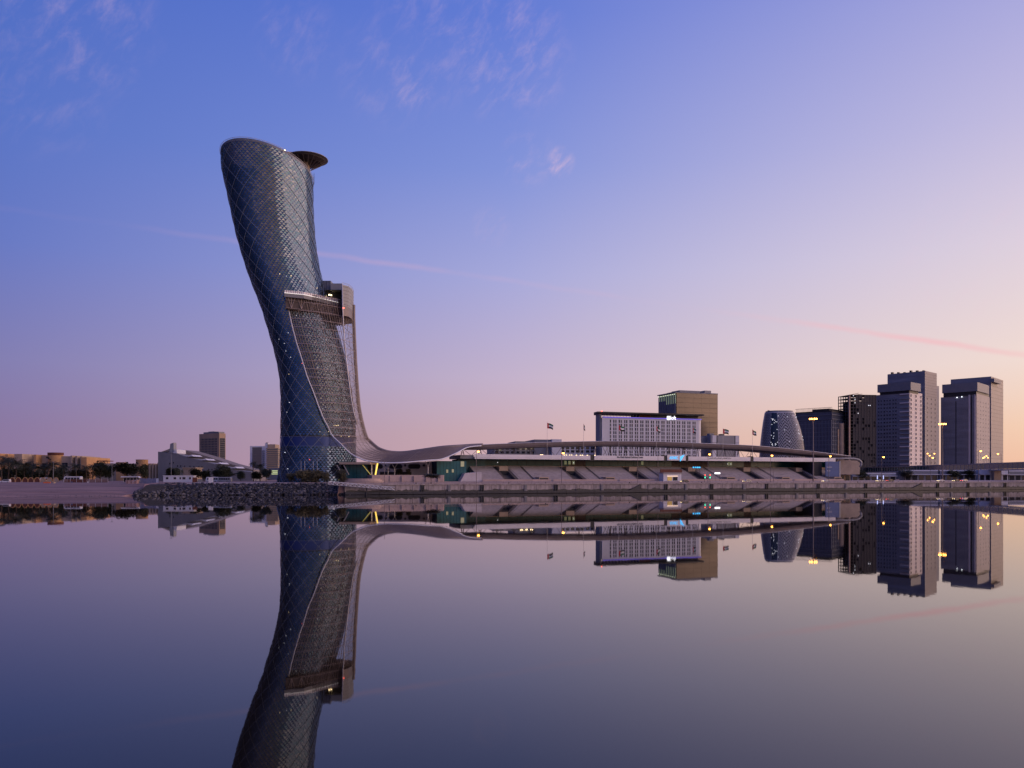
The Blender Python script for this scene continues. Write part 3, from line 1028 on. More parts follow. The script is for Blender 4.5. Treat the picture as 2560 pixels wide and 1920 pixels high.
def build_sunshade():
    """the steel mesh that pours off the terrace, down the tower and over the low entrance"""
    org = (X_(960, 385), 385, G)
    S = thing('mesh_sunshade', 'pale edged steel mesh sunshade pouring from the tower terrace down to the low canopy', 'sunshade', org)
    ya = np.array([k[1] for k in A_KEYS], float); xa = np.array([k[0] for k in A_KEYS])
    yb = np.array([k[1] for k in B_KEYS], float); xb = np.array([k[0] for k in B_KEYS])
    keys = []
    for y in list(np.arange(733, 1090, 20.9)):
        xA = float(np.interp(y, ya, xa))
        z = Z_(y, 372); cx, a, b_ = tower_sect(z)
        dA = 371.0
        for _ in range(4):
            dA = tower_front(X_(xA, dA), Z_(y, dA), 1.6)
        A = at(xA, y, dA)
        yB = HY - (A.z - CZ) * F / 400.0
        B = Vector((X_(float(np.interp(yB, yb, xb)), 400.0), 400.0, A.z))
        keys.append((A, B, 1.0))
    for ax, ay, ad, bx, by, bd, w in ((851, 1109, 376, 924, 1102, 401, 0.75), (877, 1134, 376, 943, 1119, 401, 0.5), (902, 1147, 375.5, 961, 1127, 401, 0.3), (922, 1153, 375.5, 981, 1131, 402, 0.15),
                                      (961, 1157, 376.5, 1010, 1131.5, 403, 0.0), (1015, 1156, 379, 1052, 1126, 404, 0.0), (1069, 1151, 386, 1100, 1119, 406, 0), (1105, 1147.5, 392, 1130, 1116.5, 408, 0),
                                      (1142, 1132, 400, 1155, 1115, 411, 0), (1169, 1118.5, 407, 1178, 1113.5, 413, 0), (1203, 1114.5, 413, 1207, 1112.3, 415, 0)):
        keys.append((at(ax, ay, ad), at(bx, by, bd), w))

    def cross(A, B, w, t):
        C = (A + B) / 2 + Vector((0, 0, 0.8))
        st = A * (1 - t) ** 2 + C * 2 * t * (1 - t) + B * t * t
        if w <= 0:
            return st
        zc = A.z + (B.z - A.z) * t
        cx, a, b_ = tower_sect(zc)
        thA = math.acos(max(-1, min(1, (A.x - cx) / (a + 1.6)))); thB = R(-12)
        th = thA + (thB - thA) * t
        gB = (B.x - cx) / math.cos(thB) - a
        p = tower_pt(th, zc, 1.6 + (gB - 1.6) * t ** 1.5)
        q = tower_pt(thA, zc, 1.6); r = tower_pt(thB, zc, gB)
        p = p + (A - q) * (1 - t) + (B - r) * t
        return p * w + st * (1 - w)
    NT = 31
    rows = [[cross(A, B, w, k / (NT - 1)) for k in range(NT)] for A, B, w in keys]

    def cr(p0, p1, p2, p3, t):
        return 0.5 * ((2 * p1) + (p2 - p0) * t + (2 * p0 - 5 * p1 + 4 * p2 - p3) * t * t + (3 * p1 - p0 - 3 * p2 + p3) * t ** 3)
    SUBN = 6
    fine = []
    for i in range(len(rows) - 1):
        r0, r1, r2, r3 = rows[max(i - 1, 0)], rows[i], rows[i + 1], rows[min(i + 2, len(rows) - 1)]
        for s in range(SUBN):
            fine.append([cr(r0[k], r1[k], r2[k], r3[k], s / SUBN) for k in range(NT)])
    fine.append(rows[-1])
    for i, r in enumerate(rows):
        MB().tube(r, 0.17 if i < 19 else 0.10, 5).build('ring_beam', RINGM if i < 19 else WIRE, S, origin=org)
    wm = MB()
    for i, r in enumerate(fine):
        if i % SUBN:
            wm.tube(r, 0.068, 4, cap=False)
    wm.build('fine_mesh_wires', WIRE, S, origin=org, kind='stuff')
    for k in range(1, NT - 1):
        MB().tube([r[k] for r in fine], 0.078 if k % 4 else 0.14, 4).build('mesh_rib', WIRE, S, origin=org)
    MB().tube([r[0] for r in fine], 0.30, 7).build('front_edge_tube', WHITE2, S, smooth=True, origin=org)
    # outer band: a flat box girder
    bb = MB()
    bb.tube([r[-1] for r in fine], 0.85, 8)
    bb.build('outer_edge_girder', MAUVESTEEL, S, smooth=True, origin=org)
    # tube at the drum corner
    pts = []
    for px, py in M_KEYS:
        pts.append(at(px, py, 386.0))
    MB().tube(pts, 0.3, 6).build('corner_tube', PALESTEEL, S, smooth=True, origin=org)
    # inner lattice between drum corner and outer edge
    lt = MB()
    # diagonal braces in the open strip at the right
    for i in range(2, 17):
        r0, r1 = rows[i], rows[i + 1]
        if i % 2:
            MB().bar(r0[-11], r1[-1], 0.1).build('brace', MAUVESTEEL, S, origin=org)
        else:
            MB().bar(r0[-1], r1[-11], 0.1).build('brace', MAUVESTEEL, S, origin=org)
    # solid roof sheet over the low part
    i0 = next(i for i, r in enumerate(fine) if r[0].x > X_(935, 375))
    sheet = MB().grid([[p - Vector((0, 0, 0.25)) for p in r] for r in fine[i0:]])
    sheet.build('roof_sheet', MAUVESTEEL, S, smooth=True, origin=org)


def build_entrance():
    # raised plaza in front of the tower foot
    pl = thing('entrance_plaza', 'low pinkish concrete plinth with a curved step below the tower entrance', 'plinth', (X_(1000, 380), 380, G))
    o = (X_(1000, 380), 380, G)
    z1 = Z_(1187.5, 383)
    pts = [(930, 372), (1000, 377), (1109, 383), (1111, 412), (985, 425), (880, 420)]
    MB().prism([(X_(p, d), d) for p, d in pts], G - .2, z1).build('plinth', PAVE, pl, origin=o)
    for k in range(6):
        px = 945 + k * 30; q = at(px, 0, 377 + (px - 1000) * 0.055)
        MB().box(q.x - .05, q.x + .05, q.y - .8, q.y + .4, G - .1, z1 - 0.4).build('joint', CONC2, pl, origin=o)
    b = MB(); c = at(903, 1193, 372)
    n = 40
    for r_, za, zb_ in ((10.4, G - .2, G + 0.55), (9.6, G + 0.55, G + 1.1), (8.8, G + 1.1, G + 1.6)):
        b.prism([(c.x + r_ * math.cos(2 * math.pi * k / n), c.y + r_ * 0.7 * math.sin(2 * math.pi * k / n)) for k in range(n)], za, zb_ - 0.002)
    b.build('round_steps', PAVE, pl, origin=o)
    # entrance pavilion under the tower lip
    en = thing('entrance_pavilion', 'glazed entrance pavilion with slanted yellow lit columns beside the tower foot', 'entrance', (X_(895, 384), 384, G))
    o = (X_(895, 384), 384, G)
    MB().prism([(X_(848, 376), 376), (X_(925, 375), 375), (X_(941, 379), 379), (X_(938, 392), 392), (X_(850, 394), 394)], Z_(1161, 378), Z_(1155.5, 378)).build('roof', OCHRE2, en, origin=o)
    for k in range(6):
        MB().box(X_(864 + k * 9.2, 382) + .06, X_(873.2 + k * 9.2, 382) - .06, 381.9, 382.2, G + 1.2, Z_(1161, 382)).build('glass_pane', TEAL, en, origin=o)
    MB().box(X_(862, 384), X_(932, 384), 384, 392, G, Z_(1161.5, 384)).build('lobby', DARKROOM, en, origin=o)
    MB().bar(at(929, 1160, 378), at(929, 1188, 378), 0.33).build('column', PALESTEEL, en, origin=o)
    MB().bar(at(908, 1162, 377), at(928, 1187, 377), 0.32).build('column', LEAF2, en, origin=o)
    MB().bar(at(906.5, 1162, 376.7), at(926.5, 1187, 376.7), 0.12).build('light_strip', mat('dim_yellow_light', (.8, .7, .2), .5, 0, 0, emit=(.8, .7, .15), estr=0.35), en, origin=o)
    MB().bar(at(944, 1158, 378), at(938.5, 1187, 378), 0.34).build('lit_column', YEL, en, origin=o)
    MB().bar(at(859, 1163, 376), at(872, 1187, 376), 0.28).build('column', GREY2, en, origin=o)
    MB().bar(at(842, 1163, 376), at(852, 1180, 376), 0.28).build('column', GREY2, en, origin=o)
    # wall with rounded windows
    wl = thing('porthole_wall', 'grey wall with long rounded openings and small round portholes under the canopy', 'wall', (X_(1015, 408), 408, G))
    o = (X_(1015, 408), 408, G)
    d = 408.0
    MB().box(X_(940, d), X_(1094, d), d, d + 1.0, G, Z_(1155, d)).build('wall', mat('porthole_render', (.52, .47, .50), .7, 0, .1, .3), wl, origin=o)

    def stadium(px0, px1, py0, py1):
        x0, x1, z0, z1_ = X_(px0, d), X_(px1, d), Z_(py1, d), Z_(py0, d)
        r = (z1_ - z0) / 2; pts = []
        for k in range(9):
            a = -math.pi / 2 + math.pi * k / 8; pts.append((x1 - r + r * math.cos(a), (z0 + z1_) / 2 + r * math.sin(a)))
        for k in range(9):
            a = math.pi / 2 + math.pi * k / 8; pts.append((x0 + r + r * math.cos(a), (z0 + z1_) / 2 + r * math.sin(a)))
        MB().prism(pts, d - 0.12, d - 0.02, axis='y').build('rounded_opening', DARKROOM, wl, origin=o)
        rim_ = MB(); k2 = len(pts)
        rim_.tube([Vector((p[0], d - 0.14, p[1])) for p in pts + pts[:1]], 0.14, 4)
        rim_.build('opening_frame', GREY2, wl, origin=o)
    for a in ((942, 957.5, 1160, 1172), (962, 968, 1160.5, 1166), (972, 1006, 1160, 1172), (1010, 1016, 1160.5, 1166), (1020, 1051, 1160, 1172), (1057, 1063, 1160.5, 1166)):
        stadium(*a)
    MB().box(X_(950, 402), X_(1028, 402), 402, 403, z1, z1 + 1.6).build('planter', DARK, wl, origin=o)
    # tree-shaped columns
    for i, (px, top, lab) in enumerate(((986.5, 1159, 'before the long rounded opening'), (1070, 1153, 'beside the teal glass box'), (970, 1158, 'close to the yellow lit column'))):
        q = at(px, 1187, 392)
        c = thing('tree_column', 'slim white branching steel column ' + lab, 'column', (q.x, q.y, z1), 0, 'branching columns under the canopy')
        h = Z_(top, 392) - z1
        MB().tube([(0, 0, 0), (0, 0, h * 0.62)], 0.22, 7).build('stem', PALESTEEL, c)
        for k in range(4):
            a = math.pi * (k + .5) / 2
            MB().bar((0, 0, h * 0.6), (1.9 * math.cos(a), 1.9 * math.sin(a), h), 0.12).build('branch', PALESTEEL, c)


# ==================================================================== GRANDSTAND AND LONG CANOPY
def text_mesh(body, size, m, name, ext=0.04):
    cu = bpy.data.curves.new(name, 'FONT')
    cu.body = body; cu.size = size; cu.extrude = ext; cu.align_x = 'CENTER'; cu.align_y = 'CENTER'
    o = bpy.data.objects.new(name, cu)
    COL.objects.link(o)
    dg = bpy.context.evaluated_depsgraph_get()
    me = bpy.data.meshes.new_from_object(o.evaluated_get(dg))
    bpy.data.objects.remove(o)
    me.materials.clear(); me.materials.append(m)
    return me


def text_part(body, width, height, m, name, parent, loc, rz=0.0):
    me = text_mesh(body, 1.0, m, name)
    xs = [v.co.x for v in me.vertices]; ys = [v.co.y for v in me.vertices]
    if not xs:
        return None
    w = max(xs) - min(xs); h = max(ys) - min(ys); cx = (max(xs) + min(xs)) / 2; cy = (max(ys) + min(ys)) / 2
    for v in me.vertices:
        v.co = ((v.co.x - cx) * width / w, -v.co.z, (v.co.y - cy) * height / h)
    return part(name, me, parent, loc, rz)


SEAT_T0, SEAT_T1, SEAT_Z1 = 36.0, 57.0, 13.4


def build_grandstand():
    g = thing('grandstand', 'long pale concrete grandstand with stepped seating under a white lettered fascia', 'grandstand', W(0, 0, 0), QA)
    s0, s1 = sq(1205, SEAT_T0), sq(2110, SEAT_T0)
    rows = 17
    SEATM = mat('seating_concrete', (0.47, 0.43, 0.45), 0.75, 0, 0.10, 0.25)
    RISER = mat('seat_riser_shaded', (0.30, 0.27, 0.29), 0.8, 0, 0.15, 0.4)  # risers coloured darker to stand in for shade between the rows
    STAIRM = mat('stair_concrete', (0.11, 0.095, 0.10), 0.8, 0, 0.15, 0.5)

    def bank(a, b, name, m, drop=0.0, t1=SEAT_T1):
        mb = MB()
        for k in range(rows):
            ta = SEAT_T0 + (SEAT_T1 - SEAT_T0) * k / rows; tb = SEAT_T0 + (SEAT_T1 - SEAT_T0) * (k + 1) / rows
            z = G + 0.55 + (SEAT_Z1 - G - 0.55) * k / (rows - 1) - drop
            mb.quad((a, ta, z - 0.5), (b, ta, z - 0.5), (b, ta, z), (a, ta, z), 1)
            mb.quad((a, ta, z), (b, ta, z), (b, tb, z), (a, tb, z))
            mb.quad((a, tb, G), (a, ta, G), (a, ta, z), (a, tb, z))
            mb.quad((b, ta, G), (b, tb, G), (b, tb, z), (b, ta, z))
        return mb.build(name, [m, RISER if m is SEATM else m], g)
    P = (s1 - s0) / 6.0
    for k in range(6):
        s = s0 + k * P
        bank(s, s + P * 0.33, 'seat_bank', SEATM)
        bank(s + P * 0.33, s + P * 0.375, 'stair', STAIRM, 0.35)
        # vomitory
        a, b_ = s + P * 0.375, s + P * 0.50
        MB().box(a, b_, 50.0, SEAT_T1, G, SEAT_Z1 - 0.2).build('vomitory_back', OCHRE2, g)
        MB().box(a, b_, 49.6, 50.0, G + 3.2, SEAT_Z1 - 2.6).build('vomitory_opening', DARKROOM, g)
        mb = MB()
        for q in range(7):
            mb.box(a, b_, 40 + q * 1.4, 41.4 + q * 1.4, G, G + 0.4 + q * 0.45)
        mb.build('vomitory_steps', STAIRM, g)
        bank(b_, b_ + P * 0.04, 'stair', STAIRM, 0.3)
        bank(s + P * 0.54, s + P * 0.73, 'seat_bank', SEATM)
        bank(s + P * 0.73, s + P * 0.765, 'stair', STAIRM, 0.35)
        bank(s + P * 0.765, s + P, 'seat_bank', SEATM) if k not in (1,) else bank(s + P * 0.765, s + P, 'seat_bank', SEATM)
        # low box at the foot of the last bank
        MB().box(s + P * 0.80, s + P * 0.94, SEAT_T0 - 0.4, SEAT_T0 + 5.6, G, G + 2.3).build('dugout', OCHRE2, g)
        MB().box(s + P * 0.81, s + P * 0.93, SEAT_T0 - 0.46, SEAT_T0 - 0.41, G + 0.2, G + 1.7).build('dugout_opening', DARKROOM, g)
        MB().bar((s + P * .79, SEAT_T0 + 5.5, G + 3.9), (s + P * .955, SEAT_T0 + 5.5, G + 3.9), 0.07).build('handrail', DARK, g)
        MB().bar((s + P * .33, SEAT_T0, G + 1.4), (s + P * .33, SEAT_T1, SEAT_Z1 + 0.9), 0.07).build('handrail', DARK, g)
        MB().bar((s + P * .54, SEAT_T0, G + 1.4), (s + P * .54, SEAT_T1, SEAT_Z1 + 0.9), 0.07).build('handrail', DARK, g)
        MB().bar((s + P * .73, SEAT_T0, G + 1.4), (s + P * .73, SEAT_T1, SEAT_Z1 + 0.9), 0.07).build('handrail', DARK, g)
        MB().box(s, s + P * 0.96, SEAT_T0 - 1.5, SEAT_T0 - 1.2, G, G + 1.1).build('front_wall', PAVE, g)
    # sloping end wedge on the left
    MB().prism([(sq(1150, 37), G), (s0 - 0.02, G), (s0 - 0.02, G + 4.8), (sq(1162, 37), G + 4.2)], SEAT_T0 + 0.5, SEAT_T0 + 9, axis='y').build('end_ramp', SEATM, g)
    # glazed wall above the seats
    tg = SEAT_T1 + 4
    sa, sb = sq(1205, tg), sq(2075, tg)
    MB().box(sa, sb, SEAT_T1 - 0.3, tg + 0.5, SEAT_Z1 - 1.2, SEAT_Z1 + 0.2).build('concourse', OCHRE2, g)
    n = 46
    for k in range(n):
        a = sa + (sb - sa) * k / n; b_ = sa + (sb - sa) * (k + 1) / n
        door = k in (10, 11, 23, 24, 25, 26, 27, 33, 41, 42)
        MB().box(a + 0.07, b_ - 0.07, tg, tg + 0.12, SEAT_Z1 + 0.2, 17.2).build('glass_pane' if not door else 'bronze_panel', TEAL if not door else mat('bronze_panel', (0.12, 0.085, 0.075), 0.5, 0, 0.1), g)
    MB().box(sa, sb, tg + 0.2, tg + 14, SEAT_Z1 - 1, 17.0).build('hall', DARKROOM, g)
    for px in (1414, 1424, 1434, 1606, 1822, 1828):
        s = sq(px, tg - 0.2); MB().box(s - 0.7, s + 0.7, tg - 0.12, tg - 0.02, SEAT_Z1 + 1.2, SEAT_Z1 + 3.2).build('lit_window', LITWIN, g)
    # roof slab and white fascia
    tf = 45.0
    zf0, zf1 = 16.9, 19.3
    MB().box(sq(1187, tf), sq(2089, tf), tf + 0.6, 72, 17.1, 17.9).build('roof', GREY2, g)
    for a, b_ in ((1187, 1476), (1486, 1660), (1721, 1876), (1884, 2089)):
        sA, sB = sq(a, tf), sq(b_, tf)
        nn = max(1, round((sB - sA) / 8.0))
        for k in range(nn):
            MB().box(sA + (sB - sA) * k / nn + .012, sA + (sB - sA) * (k + 1) / nn - .012, tf, tf + 0.5, zf0 + 0.75, zf1).build('fascia_panel', WHITE, g)
            MB().box(sA + (sB - sA) * k / nn, sA + (sB - sA) * (k + 1) / nn, tf + 0.05, tf + 0.5, zf0, zf0 + 0.72).build('fascia_panel', WHITE, g)
    MB().box(sq(1150, tf + 2), sq(1187, tf) - 0.05, tf + 1.5, 66, 17.0, 18.9).build('fascia_return', GREY2, g)
    for a, b_ in ((1476, 1486), (1660, 1668), (1714, 1721), (1876, 1884)):
        MB().box(sq(a, tf) + 0.05, sq(b_, tf) - .05, tf + 0.25, tf + 3, zf0 - 0.4, zf1 + 0.5).build('dark_gap_box', DARK, g)  # dark boxes added to stand for the dark gaps in the fascia
    a, b_ = sq(1668, tf), sq(1714, tf)
    MB().box(a, b_, tf - 0.1, tf + 0.5, zf0, zf1 + 0.75).build('sign_panel', WHITE, g)
    dd = dq(1690, tf)
    text_part('ADNEC', (1696 - 1671) / F * dd * 0.985, 1.55, CYAN, 'sign_lettering', g, ((a * 0.60 + b_ * 0.40) - 0.6, tf - 0.16, 18.45))
    # winged emblem: five curved feathers
    bx = a + (b_ - a) * 0.66; bz = 18.3
    for k in range(6):
        mb = MB(); up = []; lo = []
        sp = 1.0 - k * 0.13
        for q in range(9):
            t = q / 8
            x = bx + 0.2 + t * (3.4 * sp)
            z = bz + 0.75 - k * 0.52 + (t ** 1.5) * (1.35 - k * 0.02)
            th = 0.30 * math.sin(math.pi * min(1, t * 0.92 + 0.08)) + 0.02
            up.append((x, z + th / 2)); lo.append((x, z - th / 2))
        mb.prism(lo + up[::-1], tf - 0.24, tf - 0.14, axis='y')
        mb.build('emblem_feather', CYAN, g)
    d1 = dq(1575, tf)
    text_part('Abu Dhabi National Exhibition Centre', (1612 - 1538) / F * d1, 1.15, INK, 'fascia_lettering', g, (sq(1575, tf), tf - 0.06, 18.55))
    d2 = dq(1800, tf)
    ar = '\ufebd\ufead\ufe8e\ufecc\ufee4\ufee0\ufedf \ufef2\ufee8\ufec3\ufeee\ufedf\ufe8d \ufef2\ufe92\ufec7\ufeee\ufe91\ufe83 \ufeb0\ufedb\ufeae\ufee3'
    text_part(ar, (1833 - 1767) / F * d2, 1.25, INK, 'fascia_lettering', g, (sq(1800, tf), tf - 0.06, 18.5))
    # teal glass end box on the left
    sA, sB = sq(1092, 41), sq(1166, 41)
    n = 9
    for k in range(n):
        MB().box(sA + (sB - sA) * k / n + .05, sA + (sB - sA) * (k + 1) / n - .05, 41, 41.15, G, 15.6).build('glass_pane', TEAL, g)
    MB().box(sA, sB, 41.3, 60, G, 15.6).build('glass_hall', DARKROOM, g)
    sC, sD = sB + .1, sq(1214, 56)
    for k in range(5):
        MB().box(sC + (sD - sC) * k / 5 + .05, sC + (sD - sC) * (k + 1) / 5 - .05, 56, 56.15, G, 16.8).build('glass_pane', TEAL, g)
    MB().box(sC, sD, 56.3, 66, G, 16.8).build('glass_hall', DARKROOM, g)
    for px, py in ((1118, 1178), (1132, 1177)):
        s = sq(px, 40.9); z = zq(px, py, 40.9); MB().box(s - .5, s + .5, 40.85, 40.95, z - .8, z + .8).build('lit_window', LITWIN, g)
    s = sq(1156, 40.9); z = zq(1156, 1160, 40.9); MB().box(s - .9, s + .9, 40.85, 40.95, z - 1.3, z + 1.3).build('lit_window', LITWIN, g)
    # right end: blue banner
    sA, sB = sq(2064, 40), sq(2098, 40)
    MB().box(sA, sB, 40, 40.4, 7.8, 17.0).build('banner', BLUEB, g)
    MB().box(sB, sB + 1.0, 39.9, 41, G, 17.4).build('banner_frame', GREY, g)
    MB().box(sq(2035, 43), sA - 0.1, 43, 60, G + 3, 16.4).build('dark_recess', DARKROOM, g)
    for z, w_ in ((13.5, 3.8), (11.2, 2.6)):
        MB().box(sA + 1, sA + 1 + w_, 39.9, 39.97, z, z + 0.18).build('banner_print', WHITE, g)
    # small lit flood lamps on the roof edge
    for px in (1411, 1416, 1424, 1429, 1441, 1451, 1456, 1468, 1479, 1487, 1352, 1356):
        s = sq(px, 48); MB().box(s - .32, s + .32, 47.8, 48.1, 19.2, 19.5).build('roof_floodlight', WARMDOT, g)
    for px, py in ((1244, 1156), (1434, 1157), (1827, 1160), (1819, 1160)):
        s = sq(px, 59); z = zq(px, py, 59); MB().box(s - .16, s + .16, 58.8, 59.1, z - .16, z + .16).build('concourse_lamp', ROOMDOT, g)


CAN = [(1085, 1121.5), (1112, 1118.5), (1142, 1116), (1203, 1112), (1301, 1108), (1391, 1105.2), (1518, 1103.2), (1600, 1103.5), (1668, 1105), (1763, 1109), (1860, 1113), (1910, 1116), (2001, 1125), (2073, 1134), (2127, 1140.5)]


def build_canopy():
    c = thing('long_canopy', 'long brown swooping roof canopy raised on steel frames behind the white fascia', 'canopy', W(0, 0, 0), QA)
    tf = 47.0
    prof = [(0, 0), (0.25, -1.2), (0.9, -2.3), (10, -2.5), (22, -2.2), (23, -1.0), (22, -0.3), (11, 0.35)]
    S = [(sq(px, tf), zq(px, py, tf)) for px, py in CAN]
    xs = np.array([s[0] for s in S]); zs = np.array([s[1] for s in S])
    grid_s = np.linspace(xs[0], xs[-1], 90)
    zz = np.interp(grid_s, xs, zs)
    k = np.hanning(9); k /= k.sum(); zz = np.convolve(np.pad(zz, 4, mode='reflect', reflect_type='odd'), k, 'valid')
    rows = []
    for s, z in zip(grid_s, zz):
        f = min(1.0, 0.25 + (s - xs[0]) / 40.0) * min(1.0, 0.35 + (xs[-1] - s) / 60.0)
        rows.append([(s, tf + a, z + b * (f if b < 0 else 1)) for a, b in prof])
    # roof in separate bays
    nb = 15
    for i in range(nb):
        i0 = round(89 * i / nb); i1 = round(89 * (i + 1) / nb)
        MB().grid(rows[i0:i1 + 1], closed=True).build('roof_bay', MAUVESTEEL, c)
    MB().tube([(s, tf - 0.1, z + 0.05) for s, z in zip(grid_s, zz)], 0.18, 5).build('edge_trim', PALESTEEL, c)
    for i, s in enumerate(np.arange(sq(1112, 54), sq(2050, 54), 9.6)):
        z1 = float(np.interp(s, grid_s, zz)) - 1.3
        z0 = 17.9
        if z1 < z0 + 1: continue
        b = MB()
        b.bar((s - 1.1, 54, z0), (s, 54, z1), 0.20).bar((s + 1.1, 54, z0), (s, 54, z1), 0.20)
        b.bar((s - .6, 54, (z0 + z1) / 2), (s + .6, 54, (z0 + z1) / 2), 0.12)
        b.build('support_frame', MAUVESTEEL, c)
        z2 = float(np.interp(s + 9.6, grid_s, zz)) - 1.3
        MB().bar((s, 54, z1), (s + 4.8, 54, z0 + 0.9), 0.11).bar((s + 4.8, 54, z0 + 0.9), (s + 9.6, 54, z2), 0.11).build('brace', MAUVESTEEL, c)
    for px in (1525, 1600, 1690, 1840):
        for q in range(4):
            s = sq(px, 50); z1 = float(np.interp(s, grid_s, zz)) - 1.0
            MB().bar((s + q * 0.5, 52, 17.9), (s + (q - 1.5) * 3.0, 52, z1), 0.12).build('fan_strut', MAUVESTEEL, c)
    # rounded end on the right
    z_at = lambda px, py: zq(px, py, tf)
    pts = [(sq(px, tf), tf, z_at(px, py)) for px, py in ((2060, 1147), (2115, 1146), (2136, 1146.5), (2147, 1149), (2153.5, 1155), (2153, 1161), (2150, 1167))]
    MB().tube(pts, 0.6, 7).build('end_curl', GREY, c, smooth=True)
    MB().prism([(sq(2092, 52), G + 4), (sq(2149, 52), G + 4), (sq(2151, 52), z_at(2150, 1158)), (sq(2143, 52), z_at(2143, 1151)), (sq(2092, 52), z_at(2100, 1149))], 52, 60, axis='y').build('end_wall', MAUVESTEEL, c)


# ==================================================================== FLAGS, LAMPS, STREET THINGS
def build_flags():
    data = [(1368, 1054, 16, 0.85, 'red hoisted flag flying wide above the low grey roof block'), (1459, 1058, 4.5, 2.4, 'limp flag hanging down just left of the white hotel'),
            (1547, 1061, 17, 0.55, 'open flag waving before the left part of the white hotel'), (1641, 1063, 12, 1.2, 'folded flag waving before the middle of the white hotel'),
            (1732, 1067, 9, 1.1, 'half furled flag before the right end of the white hotel'), (1807.5, 1069, 16.5, 0.6, 'open flag above the grey stepped hall'),
            (1881, 1072, 11.5, 1.1, 'drooping flag between the grey hall and the lattice tower')]
    t = 46.4
    for px, py, wpx, slope, lab in data:
        s = sq(px, t); d = dq(px, t); z1 = Z_(py, d)
        f = thing('flagpole', lab + ', on a slim pole', 'flag', W(s, t, 19.0), QA, 'flags along the grandstand roof')
        h = z1 - 19.0
        MB().tube([(0, 0, -1.6), (0, 0, h)], [0.10, 0.055], 6).build('pole', PALESTEEL, f)
        fh = 2.9; wd = wpx / F * d
        fl = bpy.data.objects.new('flag', None)
        n = 10

        def pt(u, v):
            x = u * wd; dz = -u * wd * slope * (0.55 if slope > 2 else 0.42)
            y = 0.35 * math.sin(u * 7 + v * 1.2 + px) * u
            return (x, y, h - 0.5 - v * fh * (1 - 0.12 * u) + dz + 0.15 * math.sin(u * 6 + px))
        b = MB()
        b.grid([[pt(u * 0.26 / 2, v / 6) for v in range(7)] for u in range(3)])
        flag = b.build('flag', FRED, f)
        for k, m in enumerate((FGRN, FWHT, FBLK)):
            b = MB(); b.grid([[pt(0.26 + 0.74 * u / n, (k + v / 2) / 3) for v in range(3)] for u in range(n + 1)])
            b.build('stripe', m, flag)


def street_lamp(px, base_py, head_py, arm, t, label, lit=True, group='street lamps along the quay road'):
    s = sq(px, t); d = dq(px, t)
    p = W(s, t, 4.7 if t < 20 else G)
    L = thing('street_lamp', label, 'street lamp', p, 0, group)
    h = Z_(head_py, d) - p.z
    MB().tube([(0, 0, 0), (0, 0, h)], [0.17, 0.09], 7).build('pole', MAUVESTEEL, L)
    a = arm / F * d
    MB().tube([(0, 0, h - 0.1), (a * 0.5, 0, h + 0.25), (a, 0, h + 0.3)], 0.07, 5).build('arm', MAUVESTEEL, L)
    MB().box(a - 0.5 if a > 0 else a - 0.7, a + 0.7 if a > 0 else a + 0.5, -0.25, 0.25, h + 0.22, h + 0.42).build('lamp_head', GREY2, L)
    MB().lathe([(0.02, h - 0.36), (0.42, h - 0.2), (0.56, h + 0.21)], 10, a, 0).build('lamp_glass', SODIUM if lit else GREY2, L)
    return L


